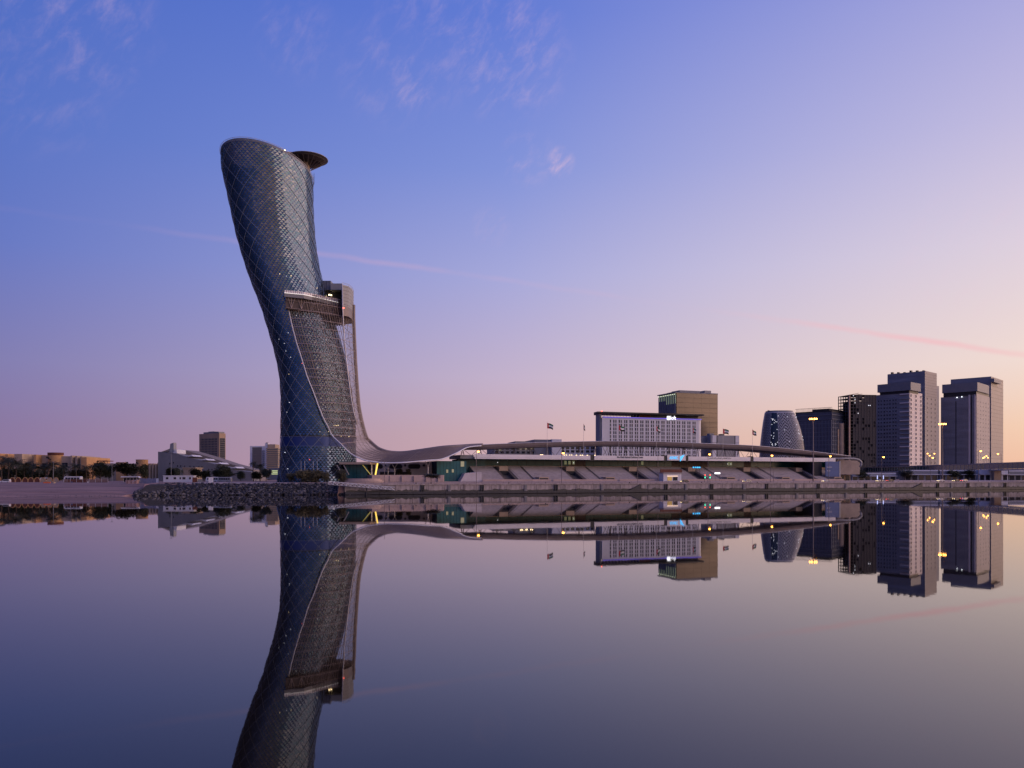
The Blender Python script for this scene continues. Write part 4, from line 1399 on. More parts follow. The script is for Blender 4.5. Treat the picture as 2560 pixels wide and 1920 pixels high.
def build_lamps():
    for px, py, arm, t, lab, lit in ((1191, 1129, 5, 4.5, 'lit street lamp at the left end of the white fascia', True), (1404, 1133, 4, 4.5, 'lit street lamp before the left half of the grandstand', True),
                                     (1770, 1136, 4, 4.5, 'bright lit street lamp just right of the neon sign', True), (1926, 1139, 4, 4.5, 'small lit street lamp before the lattice tower', True),
                                     (2072, 1141, 4, 4.5, 'lit street lamp before the blue banner', True), (2204, 1143, 5, 8, 'lit street lamp before the dark construction tower', True),
                                     (2327, 1144.5, 5, 9, 'lit street lamp between the two tower blocks', True), (2446, 1128, 6, 5, 'tall lit street lamp before the second tower block', True),
                                     (2503, 1135, -8, 20, 'lit street lamp with its arm to the left, near the bridge end', True)):
        street_lamp(px, 0, py, arm, t, lab, lit)
    for i, (px, py, lab) in enumerate(((961, 1126, 'tall bare dark pole below the swoop of the sunshade'), (1594, 1143, 'thin bare pole before the white hotel'), (1934, 1175, 'short bare pole before the lattice tower'),
                                       (1645, 1140, 'thin bare pole left of the kiosk'))):
        t = 4.2
        p = W(sq(px, t), t, 4.7)
        o = thing('bare_pole', lab, 'pole', p, 0, 'bare poles along the quay')
        h = zq(px, py, t) - 4.7
        MB().tube([(0, 0, 0), (0, 0, h)], [0.13, 0.07], 6).build('shaft', MAUVESTEEL, o)
        MB().lathe([(0.02, h + 0.25), (0.16, h + 0.1), (0.10, h - 0.1)], 8).build('cap', MAUVESTEEL, o)
    for px, py, lab in ((2033, 1046, 'tall high mast with blazing orange floodlights before the dark block'), (2356, 1059, 'tall high mast with blazing orange floodlights between the tower blocks')):
        t = 18
        p = W(sq(px, t), t, 4.9)
        d = p.y
        o = thing('high_mast_light', lab, 'floodlight', p, 0, 'high mast floodlights')
        h = Z_(py, d) - p.z
        MB().tube([(0, 0, 0), (0, 0, h * 0.5), (0, 0, h)], [0.42, 0.30, 0.18], 9).build('mast', MAUVESTEEL, o)
        MB().lathe([(0.2, h + 0.3), (1.9, h + 0.2), (1.9, h - 0.0), (0.2, h - 0.1)], 16).build('head_ring', GREY2, o)
        for k in range(8):
            a = 2 * math.pi * k / 8
            x, y = 1.9 * math.cos(a), 1.9 * math.sin(a)
            MB().lathe([(0.05, h + 0.05), (0.38, h - 0.05), (0.42, h - 0.5), (0.05, h - 0.62)], 8, x, y).build('floodlight', SODIUMHI, o)
    # thin white poles in front of the tower foot
    for i, px in enumerate((752.6, 762, 783, 793)):
        q = at(px, 1178, 368)
        o = thing('white_pole', 'slim white bare pole before the tower foot, %s from the planted shrubs' % ('first', 'second', 'third', 'fourth')[i], 'pole', (q.x, q.y, G), 0, 'white poles before the tower')
        MB().tube([(0, 0, 0), (0, 0, Z_(1152, 368) - G)], [0.10, 0.06], 6).build('shaft', WHITE, o)
        MB().lathe([(0.35, 0.0), (0.35, 0.25), (0.12, 0.35)], 10).build('footing', PAVE, o)
    # lamp posts on the left
    for px, py, d, lab in ((133.5, 1155, 395, 'thin grey lamp post before the round ochre tower'), (280, 1158, 395, 'thin grey lamp post beside the dark round tree'), (428, 1120, 380, 'tall thin grey lamp post before the wedge shaped building'),
                           (452, 1172, 400, 'short thin grey post behind the white cabin')):
        q = at(px, 1200, d)
        o = thing('lamp_post', lab, 'lamp post', (q.x, q.y, 4.9), 0, 'unlit lamp posts on the left shore')
        h = Z_(py, d) - 4.9
        MB().tube([(0, 0, 0), (0, 0, h)], [0.13, 0.06], 6).build('shaft', GREY, o)
        MB().box(-0.7, 0.7, -0.12, 0.12, h - 0.1, h + 0.06).build('crossbar', GREY, o)
    # traffic signals
    for px, lab in ((1762, 'traffic signal showing red and green, the farther from the lit lamp'), (1774.5, 'traffic signal showing red and green, close beside the lit lamp')):
        p = W(sq(px, 18), 18, 4.9)
        o = thing('traffic_signal', lab, 'traffic light', p, QA, 'traffic signals before the grandstand')
        MB().tube([(0, 0, 0), (0, 0, 3.9)], 0.09, 6).build('pole', DARK, o)
        MB().box(-0.3, 0.3, -0.2, 0.2, 1.9, 4.1).build('housing', DARK, o)
        MB().box(-0.22, 0.22, -0.26, -0.2, 3.5, 3.95).build('red_lens', REDDOT, o)
        MB().box(-0.22, 0.22, -0.26, -0.2, 2.0, 2.9).build('green_lens', GREENDOT, o)
    p = W(sq(1741, 40), 40, zq(1741, 1168.5, 40))
    o = thing('neon_sign', 'small cyan neon sign over the grandstand seats', 'sign', p, QA)
    for k, (x, w_) in enumerate(((-2.4, .9), (-0.9, .5), (0.1, 1.3), (1.7, 0.9))):
        MB().box(x, x + w_, -0.1, 0.1, -0.35, 0.35).build('glyph', CYAN, o)
    MB().box(-2.6, 2.8, 0.12, 0.25, -0.45, 0.45).build('backing', DARK, o)
    MB().bar((-2.2, 0.2, -4.2), (-2.2, 0.2, -0.4), 0.09).bar((2.4, 0.2, -4.2), (2.4, 0.2, -0.4), 0.09).build('legs', DARK, o)
    p = W(sq(1793.5, 33), 33, 5.3); zc = zq(1793.5, 1183, 33) - 5.3
    o = thing('lit_sign', 'small glowing white sign on two posts right of the traffic signals', 'sign', p, QA)
    MB().box(-1.8, 1.8, -0.1, 0.1, zc - 0.45, zc + 0.4).build('light_panel', SIGNW, o)
    for x in (-1.4, 1.4):
        MB().bar((x, 0.15, 0), (x, 0.15, zc + .3), 0.08).build('post', DARK, o)
    # kiosk
    p = W(sq(1682, 30), 30, 5.3)
    k = thing('ticket_kiosk', 'white flat roofed kiosk with two lit counters at the grandstand foot', 'kiosk', p, QA)
    w2 = (1708 - 1656) / F * p.y / 2
    MB().box(-w2, w2, 0.4, 5, 0, 4.3).build('wall', WHITE2, k)
    MB().box(-w2 - .3, w2 + .3, -0.4, 5.3, 4.3, 4.7).build('roof', GREY, k)
    for x0, x1, m in ((-3.2, -0.3, mat('lit_counter', (.5, .35, .1), .6, 0, 0, emit=(0.55, 0.36, 0.08), estr=0.35)), (0.4, 3.2, DARKROOM)):
        MB().box(x0, x1, 0.28, 0.38, 0.4, 2.3).build('counter', m, k)
    MB().box(-3.4, 3.4, 0.2, 0.36, 2.5, 3.0).build('light_strip', mat('kiosk_light', (1, .8, .6), .5, 0, 0, emit=(1, .72, .5), estr=0.6), k)
    MB().box(sq(1650, 44) - sq(1682, 30), sq(1704, 44) - sq(1682, 30), 13.5, 14, 4.2, 6.6).build('rust_screen', RUST, k)


# ==================================================================== VEGETATION
def crown_mesh(rx, ry, rz, n, seed, m, leaf=0.55):
    rng = random.Random(seed)
    b = MB()
    lobes = [(rng.uniform(-.5, .5) * rx, rng.uniform(-.5, .5) * ry, rng.uniform(-.35, .5) * rz, rng.uniform(.45, .7)) for _ in range(9)]
    for i in range(n):
        lx, ly, lz, lr = lobes[rng.randrange(9)]
        a = rng.uniform(0, 6.283); u = rng.uniform(-1, 1); rr = rng.random() ** 0.45
        q = math.sqrt(1 - u * u)
        c = Vector((lx + rx * lr * rr * q * math.cos(a), ly + ry * lr * rr * q * math.sin(a), lz + rz * lr * rr * u))
        for k in range(3):
            d = Vector((rng.uniform(-1, 1), rng.uniform(-1, 1), rng.uniform(-1, 1))) * leaf
            e1 = Vector((rng.uniform(-1, 1), rng.uniform(-1, 1), rng.uniform(-1, 1))).normalized() * leaf * rng.uniform(.5, 1)
            e2 = e1.orthogonal().normalized() * leaf * 0.45
            o = c + d
            b.quad(o - e1, o + e2, o + e1, o - e2)
    return b.mesh('crown', m)


def trunk_mesh(h, r, seed, lean=0.1):
    rng = random.Random(seed)
    b = MB()
    x, y = rng.uniform(-lean, lean) * h, rng.uniform(-lean, lean) * h
    b.tube([(0, 0, -0.3), (x * 0.3, y * 0.3, h * 0.4), (x, y, h)], [r, r * 0.8, r * 0.45], 7)
    for k in range(4):
        a = rng.uniform(0, 6.28)
        b.tube([(x * 0.5, y * 0.5, h * 0.55), (x * .7 + math.cos(a) * h * 0.3, y * .7 + math.sin(a) * h * 0.3, h * 1.15)], [r * 0.5, r * 0.2], 5)
    return b.mesh('trunk', BARK)


CR = [crown_mesh(1, 1, 1, 900, 20 + i, (LEAF, LEAF, LEAF2, LEAF)[i], 0.13) for i in range(4)]
TR = [trunk_mesh(1.0, 0.05, 40 + i) for i in range(2)]


def tree(px, py_base, py_top, wpx, d, k, label, name='broadleaf_tree', cat='tree', group=None, ground=None, stem=0.35):
    q = at(px, py_base, d); gz = ground if ground is not None else 5.25
    o = thing(name, label, cat, (q.x, q.y, gz), random.uniform(0, 6), group)
    H = Z_(py_top, d) - gz; w = wpx / F * d / 2
    part('trunk', TR[k % 2], o, (0, 0, 0), 0, (H * 0.7, H * 0.7, H * max(stem, .25) * 1.6))
    part('crown', CR[k % 4], o, (0, 0, H * (0.5 + stem * 0.32)), 0, (w * 1.05, w * 1.05, H * (0.55 - stem * 0.30)))
    return o


def palm_crown(seed, n=36, L=1.0):
    rng = random.Random(seed); b = MB()
    for i in range(n):
        a = 2 * math.pi * i / n + rng.uniform(-.15, .15); up = rng.uniform(-0.1, 1.35); ln = L * rng.uniform(0.8, 1.1)
        prev = None
        pts = []
        for k in range(8):
            t = k / 7
            r = ln * t * math.cos(up * (1 - t * 0.7)); z = ln * (math.sin(up) * t * 1.15 - 0.95 * t * t * (0.6 + 0.25 * math.cos(up)))
            pts.append(Vector((math.cos(a) * r, math.sin(a) * r, z)))
        sd = Vector((-math.sin(a), math.cos(a), 0))
        for k in range(7):
            p, q = pts[k], pts[k + 1]
            w = 0.24 * L * math.sin(math.pi * min(1, (k + 1.2) / 8)) + 0.02
            for sgn in (-1, 1):
                for h in (0, 0.5):
                    p0 = p.lerp(q, h); p1 = p.lerp(q, h + 0.3)
                    tip = p0.lerp(q, 0.9) + sd * sgn * w + Vector((0, 0, -w * 0.55))
                    b.tri(p0, p1, tip)
    return b.mesh('crown', PALM)


PC = [palm_crown(60 + i) for i in range(3)]
PT = MB().tube([(0, 0, -0.02), (0.03, 0.01, 0.5), (0.0, 0.02, 1.0)], [0.034, 0.026, 0.024], 7).mesh('trunk', BARK)


def palm(px, py_top, rpx, d, label, k=0, ground=5.25, group='date palms on the left shore'):
    q = at(px, 1198, d)
    o = thing('date_palm', label, 'palm', (q.x, q.y, ground), k * 1.3, group)
    r = rpx / F * d * 1.3
    H = Z_(py_top, d) - ground - r * 0.35
    part('trunk', PT, o, (0, 0, 0), 0, (max(H, 4), max(H, 4), H))
    part('crown', PC[k % 3], o, (0, 0, H), 0, (r, r, r * 0.9))


def build_plants():
    g = 'trees on the left shore'
    for i, (px, top, r, d, lab) in enumerate(((20, 1143, 20, 430, 'wide date palm at the far left edge of the shore'), (40, 1150, 20, 425, 'date palm second from the far left edge'), (5, 1152, 17, 420, 'low date palm cut by the left edge'),
                                              (62, 1156, 17, 428, 'date palm before the tan wall left of the bright pilaster'), (80, 1157, 18, 430, 'bushy date palm under the row of small dark windows'), (97, 1164, 15, 425, 'small date palm at the foot of the bright pilaster'),
                                              (132, 1155, 17, 428, 'date palm with drooping fronds before the round ochre tower'), (115, 1160, 16, 432, 'date palm just left of the round ochre tower'), (160, 1162, 15, 430, 'date palm before the wall right of the round tower'),
                                              (190, 1160, 13, 430, 'upright date palm before the ribbed wall'), (215, 1164, 13, 432, 'date palm before the end of the ribbed wall'), (232, 1162, 12, 435, 'date palm at the corner of the ribbed building'))):
        palm(px, top, r, d, lab, i)
    tree(250, 1195, 1158, 40, 440, 0, 'dense dark tree right of the ribbed building corner', group=g)
    tree(272, 1195, 1166, 26, 445, 1, 'small dark tree before the low tan wall', group=g)
    tree(318, 1195, 1157, 68, 450, 3, 'broad dark round tree before the low tan wall', group=g)
    tree(357, 1195, 1164, 26, 445, 0, 'dark upright tree under the lower round tower', group=g)
    for i, (px, top, w, lab) in enumerate(((50, 1168, 50, 'dark shrub thicket under the palms at far left'), (140, 1172, 46, 'dark shrub thicket under the round ochre tower'), (200, 1176, 50, 'dark shrub thicket before the ribbed wall'),
                                           (95, 1174, 40, 'dark shrub thicket below the bright pilaster'), (12, 1172, 34, 'dark shrub thicket cut by the left edge'))):
        tree(px, 1197, top, w, 438, i, lab, 'shrub', 'shrub', 'shrub thickets on the left shore', stem=0.0)
    tree(425, 1195, 1171, 26, 440, 1, 'dark clipped tree at the left foot of the wedge building', group=g)
    tree(445, 1195, 1172, 24, 440, 0, 'second dark clipped tree at the foot of the wedge building', group=g)
    tree(490, 1195, 1172, 34, 430, 3, 'dark leafy tree left of the low tan hut', group=g)
    tree(510, 1197, 1178, 34, 428, 0, 'low dark tree right of the low tan hut', group=g)
    tree(565, 1195, 1167, 44, 430, 1, 'tall dark bushy tree under the slope of the wedge building', group=g)
    tree(545, 1196, 1175, 34, 432, 3, 'dark bushy tree left of the tall bushy one', group=g)
    tree(602, 1195, 1179, 24, 430, 0, 'small round dark tree at the tip of the wedge building', group=g)
    palm(650, 1160, 13, 415, 'tall palm before the blue glass block', 1)
    palm(634, 1155, 10, 420, 'palm at the left edge of the blue glass block', 2)
    tree(665, 1196, 1172, 26, 410, 3, 'dark tree before the banded tower', group=g)
    tree(640, 1197, 1180, 30, 412, 1, 'low dark tree at the foot of the blue glass block', group=g)
    g2 = 'shrubs around the tower foot'
    for i, (px, top, w, lab) in enumerate(((756, 1177, 44, 'broad olive shrub at the left of the tower foot'), (792, 1177, 40, 'broad olive shrub in the middle of the tower foot'), (852, 1175, 26, 'tall olive shrub by the round steps'),
                                           (725, 1184, 24, 'low olive shrub at the tower left corner'), (812, 1182, 22, 'small olive shrub next to the paved ramp'))):
        tree(px, 1196, top, w, 366, 2, lab, 'shrub', 'shrub', g2, ground=5.3, stem=0.0)
    for px, w, lab in ((999, 18, 'olive bush in the planter before the long rounded opening'), (1020, 14, 'second olive bush in the planter under the canopy')):
        tree(px, 1187, 1173, w, 398, 2, lab, 'shrub', 'shrub', 'planter bushes under the canopy', ground=Z_(1187.5, 383), stem=0.0)
    tree(1078, 1207, 1186, 42, 362, 2, 'spindly small tree before the pink plinth', 'small_tree', 'tree', None, ground=4.9, stem=0.9)
    palm(970, 1173, 6, 396, 'little palm beside the slim column under the canopy', 0, Z_(1187.5, 383), 'palms by the entrance')
    for i, px in enumerate((2105, 2155, 2262, 2385, 2420)):
        tree(px, 1197, 1176, 34, 560, i, 'dark tree under the elevated bridge, %s from the grandstand end' % ('first', 'second', 'third', 'fourth', 'fifth')[i], 'street_tree', 'tree', 'trees under the bridge')
    for i, px in enumerate((2560, 2520)):
        tree(px, 1197, 1177, 50, 640, i, 'dark tree far under the bridge at the right edge, %s' % ('cut by the frame', 'fully in view')[i], 'street_tree', 'tree', 'trees under the bridge')


# ==================================================================== VEHICLES AND SITE THINGS ON THE LEFT
def car(px, py, d, heading, paint, label, lights=False, suv=False, gz=4.75, group='cars along the shore'):
    q = at(px, py, d)
    c = thing('car', label, 'car', (q.x, q.y, gz), heading, group)
    h = 1.75 if suv else 1.45
    prof = [(-2.2, .35), (-2.25, .75), (-2.1, .95), (-1.5, 1.0), (-0.9, h), (0.8 if not suv else 1.2, h), (1.5 if not suv else 1.9, 1.0), (2.15, .9), (2.25, .6), (2.2, .35)]
    if suv:
        prof[3] = (-1.1, 1.05); prof[4] = (-0.5, h); prof[5] = (2.0, h); prof[6] = (2.15, 1.05)
    MB().prism(prof, -0.86, 0.86, axis='y').build('body', paint, c)
    gl = [(prof[3][0] + .18, 1.02), (prof[4][0] + .05, h - .1), (prof[5][0] - .05, h - .1), (prof[6][0] - .15, 1.02)]
    MB().prism(gl, -0.875, 0.875, axis='y').build('window', BGLASS, c)
    for x in (-1.4, 1.4):
        for y in (-0.8, 0.8):
            w = MB().tube([(x, y - 0.1, .33), (x, y + 0.1, .33)], 0.33, 12).build('wheel', RUBBER, c)
            MB().tube([(x, y - 0.115, .33), (x, y + 0.115, .33)], 0.17, 8).build('rim', GREY, w)
    for y in (-0.6, 0.6):
        MB().box(-2.3, -2.18, y - .18, y + .18, .6, .8).build('headlight', WARMDOT if lights else GREY, c)
        MB().box(2.17, 2.28, y - .18, y + .18, .65, .85).build('tail_light', REDDOT if lights else FRED, c)


def bus(px, py, d, L, heading, paint, label, gz=4.9, h=3.0, group='buses and vans parked on the left shore', name='bus', cat='bus', nwin=5):
    q = at(px, py, d)
    c = thing(name, label, cat, (q.x, q.y, gz), heading, group)
    prof = [(-L / 2, .4), (-L / 2 - .05, 1.2), (-L / 2 + .25, h - .2), (-L / 2 + .6, h), (L / 2 - .3, h), (L / 2, h - .2), (L / 2, .4)]
    MB().prism(prof, -1.2, 1.2, axis='y').build('body', paint, c)
    x0, x1 = -L / 2 + .7, L / 2 - .4
    for k in range(nwin):
        a = x0 + (x1 - x0) * k / nwin; b_ = x0 + (x1 - x0) * (k + 1) / nwin
        MB().box(a + .08, b_ - .08, -1.225, 1.225, h * .48, h * .83).build('window', BGLASS, c)
    MB().box(-L / 2 - .06, -L / 2 + .02, -1.0, 1.0, h * .45, h * .8).build('windscreen', BGLASS, c)
    for x in (-L / 2 + 1.5, L / 2 - 1.6):
        for y in (-1.08, 1.08):
            w = MB().tube([(x, y - .14, .45), (x, y + .14, .45)], .45, 12).build('wheel', RUBBER, c)
            MB().tube([(x, y - .15, .45), (x, y + .15, .45)], .22, 8).build('rim', GREY, w)


def build_vehicles():
    car(14, 1200, 388, 0.05, CARW, 'white off road car parked at the far left by the arched fence', suv=True)
    bus(183, 1196, 392, 8.0, 0.02, CARW, 'white minibus with dark windows behind the low board fence')
    bus(114, 1190, 420, 4.8, 0.02, CARW, 'small white van half hidden behind the arched fence', name='van', cat='van', h=2.4, nwin=2)
    car(213, 1196, 396, 0.0, CARD, 'dark car parked just right of the white minibus')
    car(238, 1196, 398, 0.0, CARW, 'white car parked in the middle of the lot by the board fence')
    car(258, 1197, 400, 0.0, CARS, 'silver car at the right of the lot beside the lamp post')
    bus(532, 1197, 402, 6.2, 0.02, CARW, 'white passenger van parked left of the longer white bus', h=2.7)
    bus(562, 1197, 398, 6.6, 0.02, CARS, 'pale silver minibus parked by the sloping building', h=2.7)
    # cars on the quay road
    for i, (px, t, m, lab, hd) in enumerate(((1868, 9.0, CARS, 'silver car with lit lamps on the quay road before the lattice tower', 0), (2065, 9.0, CARW, 'white car with lit lamps on the quay road before the blue banner', 0),
                                             (2200, 9, CARS, 'silver car with lit lamps on the quay road below the construction tower', 0), (2225, 13.5, CARD, 'dark car with lit lamps in the far lane under the bridge', math.pi),
                                             (2352, 9, CARW, 'white car with lit lamps on the quay road below the second mast', 0), (2390, 9, CARD, 'dark car with lit lamps on the quay road below the second tower block', 0),
                                             (2410, 13.5, CARS, 'silver car with lit lamps in the far lane below the second tower block', math.pi), (1712, 9, CARD, 'dark car with lit lamps on the quay road right of the kiosk', 0))):
        p = W(sq(px, t), t, 0)
        c_ = at(px, 1200, p.y)
        car(px, 1200, p.y, QA + hd, m, lab, True, False, 4.72 if t < 11 else 4.78, 'cars on the quay road')


def build_left_site():
    # arched fence
    d = 392.0
    for i, px in enumerate((31, 46, 63, 77, 93, 108, 124, 140)):
        q = at(px, 1196, d)
        w = 13.0 / F * d / 2
        o = thing('fence_panel', 'pale gable topped fence frame with dark infill, %s from the parked off road car' % 'first second third fourth fifth sixth seventh eighth'.split()[i], 'fence', (q.x, q.y, 4.75), 0, 'gable topped fence panels')
        h0, h1 = 1.5, 2.5
        prof = [(-w, 0), (w, 0), (w, h0), (w * .45, h1), (-w * .45, h1), (-w, h0)]
        MB().prism(prof, 0, 0.08, axis='y').build('infill', RUST if i < 5 else OCHRE2, o)
        b = MB()
        for a, c in zip(prof, prof[1:] + prof[:1]):
            b.bar((a[0], -.05, a[1]), (c[0], -.05, c[1]), 0.14)
        b.build('frame', OCHRE, o)
    # board fence below the bus
    q = at(215, 1203, 385)
    o = thing('board_fence', 'low weathered board fence with white posts in front of the minibus', 'fence', (q.x, q.y, 4.75))
    L = (262 - 152) / F * 385
    for k in range(22):
        x = -L / 2 + L * k / 22
        MB().box(x + .02, x + L / 22 - .02, 0, .06, 0.1, 1.75 + .1 * (k % 3 == 0)).build('board', RUST if 2 <= k < 11 else SAND, o)
    for k in range(8):
        x = -L / 2 + L * k / 7
        MB().box(x - .08, x + .08, -.1, 0, 0, 2.1).build('post', PALESTEEL, o)
    # orange barrier and drum
    q = at(121, 1211, 372)
    o = thing('water_barrier', 'bright orange plastic road barrier lying on the sand', 'barrier', (q.x, q.y, Z_(1212, 372)))
    for k in range(3):
        b = MB(); x = -2.3 + k * 1.15
        b.prism([(x, 0), (x + 1.1, 0), (x + 1.0, .5), (x + .95, 1.3), (x + .15, 1.3), (x + .1, .5)], -.3, .3, axis='y')
        b.build('section', ORANGE, o)
    q = at(135, 1211, 371)
    o = thing('pale_drum', 'pale round drum beside the orange barrier', 'drum', (q.x, q.y, Z_(1212, 371)))
    MB().lathe([(0.02, 1.35), (.62, 1.3), (.66, 0.7), (.62, 0), (0.02, 0)], 16).build('shell', OCHRE2, o)
    MB().lathe([(.69, .62), (.69, .74)], 16).build('hoop', GREY, o)
    # small signs on the sand
    for px, lab in ((180, 'small blue and white marker post on the sand left of the white stake'), (220, 'small white stake standing alone on the sand')):
        q = at(px, 1211, 376); o = thing('marker_post', lab, 'post', (q.x, q.y, Z_(1211, 376)), 0, 'marker posts on the sand')
        MB().box(-.08, .08, -.08, .08, 0, 1.4).build('shaft', PALESTEEL, o)
        MB().box(-.25, .25, -.12, -.08, .8, 1.35).build('plate', BLUEB if px < 200 else WHITE, o)
    # bus shelter
    q = at(327, 1194, 396)
    o = thing('bus_shelter', 'long white roofed shelter before the dark round tree', 'shelter', (q.x, q.y, 5.0))
    L = 46 / F * 396
    MB().prism([(-L / 2, 2.5), (-L / 2 + .3, 3.0), (L / 2 - .6, 2.9), (L / 2, 2.3), (L / 2 - .7, 2.55), (-L / 2, 2.4)], -1.2, 1.2, axis='y').build('roof', WHITE, o)
    for k in range(6):
        x = -L / 2 + .4 + (L - .9) * k / 5
        MB().bar((x, 1.0, -.2), (x, 1.0, 2.5), .09).build('post', PALESTEEL, o)
    MB().box(-L / 2 + .5, L / 2 - .9, 1.1, 1.15, .3, 2.2).build('back_panel', BGLASS, o)
    # skip and hoarding
    q = at(331, 1210, 372)
    o = thing('builders_skip', 'pinkish open builders skip with a raised lifting arm on the sand', 'skip', (q.x, q.y, Z_(1211, 372)))
    b = MB(); b.prism([(-2.6, 0), (2.4, 0), (2.7, 2.1), (-2.7, 2.0)], -1.1, 1.1, axis='y'); b.build('container', mat('dusty_pink', (.42, .27, .25), .8, 0, .15), o)
    MB().bar((0.4, -1.2, .9), (3.4, -1.2, 2.6), .12).build('lifting_arm', PALESTEEL, o)
    for x in (-1.8, 0, 1.8):
        MB().box(x - .08, x + .08, -1.2, -1.1, .1, 1.95).build('rib', RUST, o)
    q = at(373, 1210, 374)
    o = thing('blue_hoarding', 'blue grey site hoarding of upright sheets left of the white cabin', 'hoarding', (q.x, q.y, Z_(1211, 374)))
    L = 46 / F * 374
    for k in range(8):
        MB().box(-L / 2 + L * k / 8 + .02, -L / 2 + L * (k + 1) / 8 - .02, (k % 2) * .06, .1 + (k % 2) * .06, 0, 2.9 - .12 * (k % 3)).build('sheet', mat('dull_blue_sheet', (.16, .17, .27), .7, 0, .12) if k != 7 else WHITE2, o)
    # white site cabin
    q = at(446, 1205, 372)
    o = thing('site_cabin', 'long white site cabin with dark windows above the rock bank', 'cabin', (q.x, q.y, 4.85))
    L = 76 / F * 372
    MB().box(-L / 2, L / 2, 0, 3, .4, 3.3).build('body', WHITE2, o)
    MB().box(-L / 2 - .2, L / 2 + .2, -.2, 3.2, 3.3, 3.5).build('roof', WHITE, o)
    for x, w in ((-5.2, 1.3), (-1.6, 1.3), (0.9, .8), (2.6, 1.5), (5.4, 1.0)):
        part('window', window_mesh(w, 1.0, WHITE, BGLASS, .08, .1), o, (x, -0.01, 2.2))
    for x in (-6, -2, 2, 6):
        MB().box(x - .15, x + .15, .2, 2.8, 0, .4).build('stilt', DARK, o)
    for px, h, m, lab in ((487, 2.4, RUST, 'dark red crate stack right of the white cabin'), (527, 2.6, WHITE2, 'white water tank cube above the rocks'), (500, 1.6, GREY2, 'grey low crate beside the dark red stack')):
        q = at(px, 1208, 368); o = thing('site_crate', lab, 'crate', (q.x, q.y, 4.9), .2, 'crates above the rock bank')
        MB().box(-.9, .9, -.8, .8, .15, h).build('box', m, o)
        MB().box(-1, 1, -.9, .9, 0, .15).build('pallet', BARK, o)
        MB().box(-.96, .96, -.86, .86, h, h + .1).build('lid', m, o)


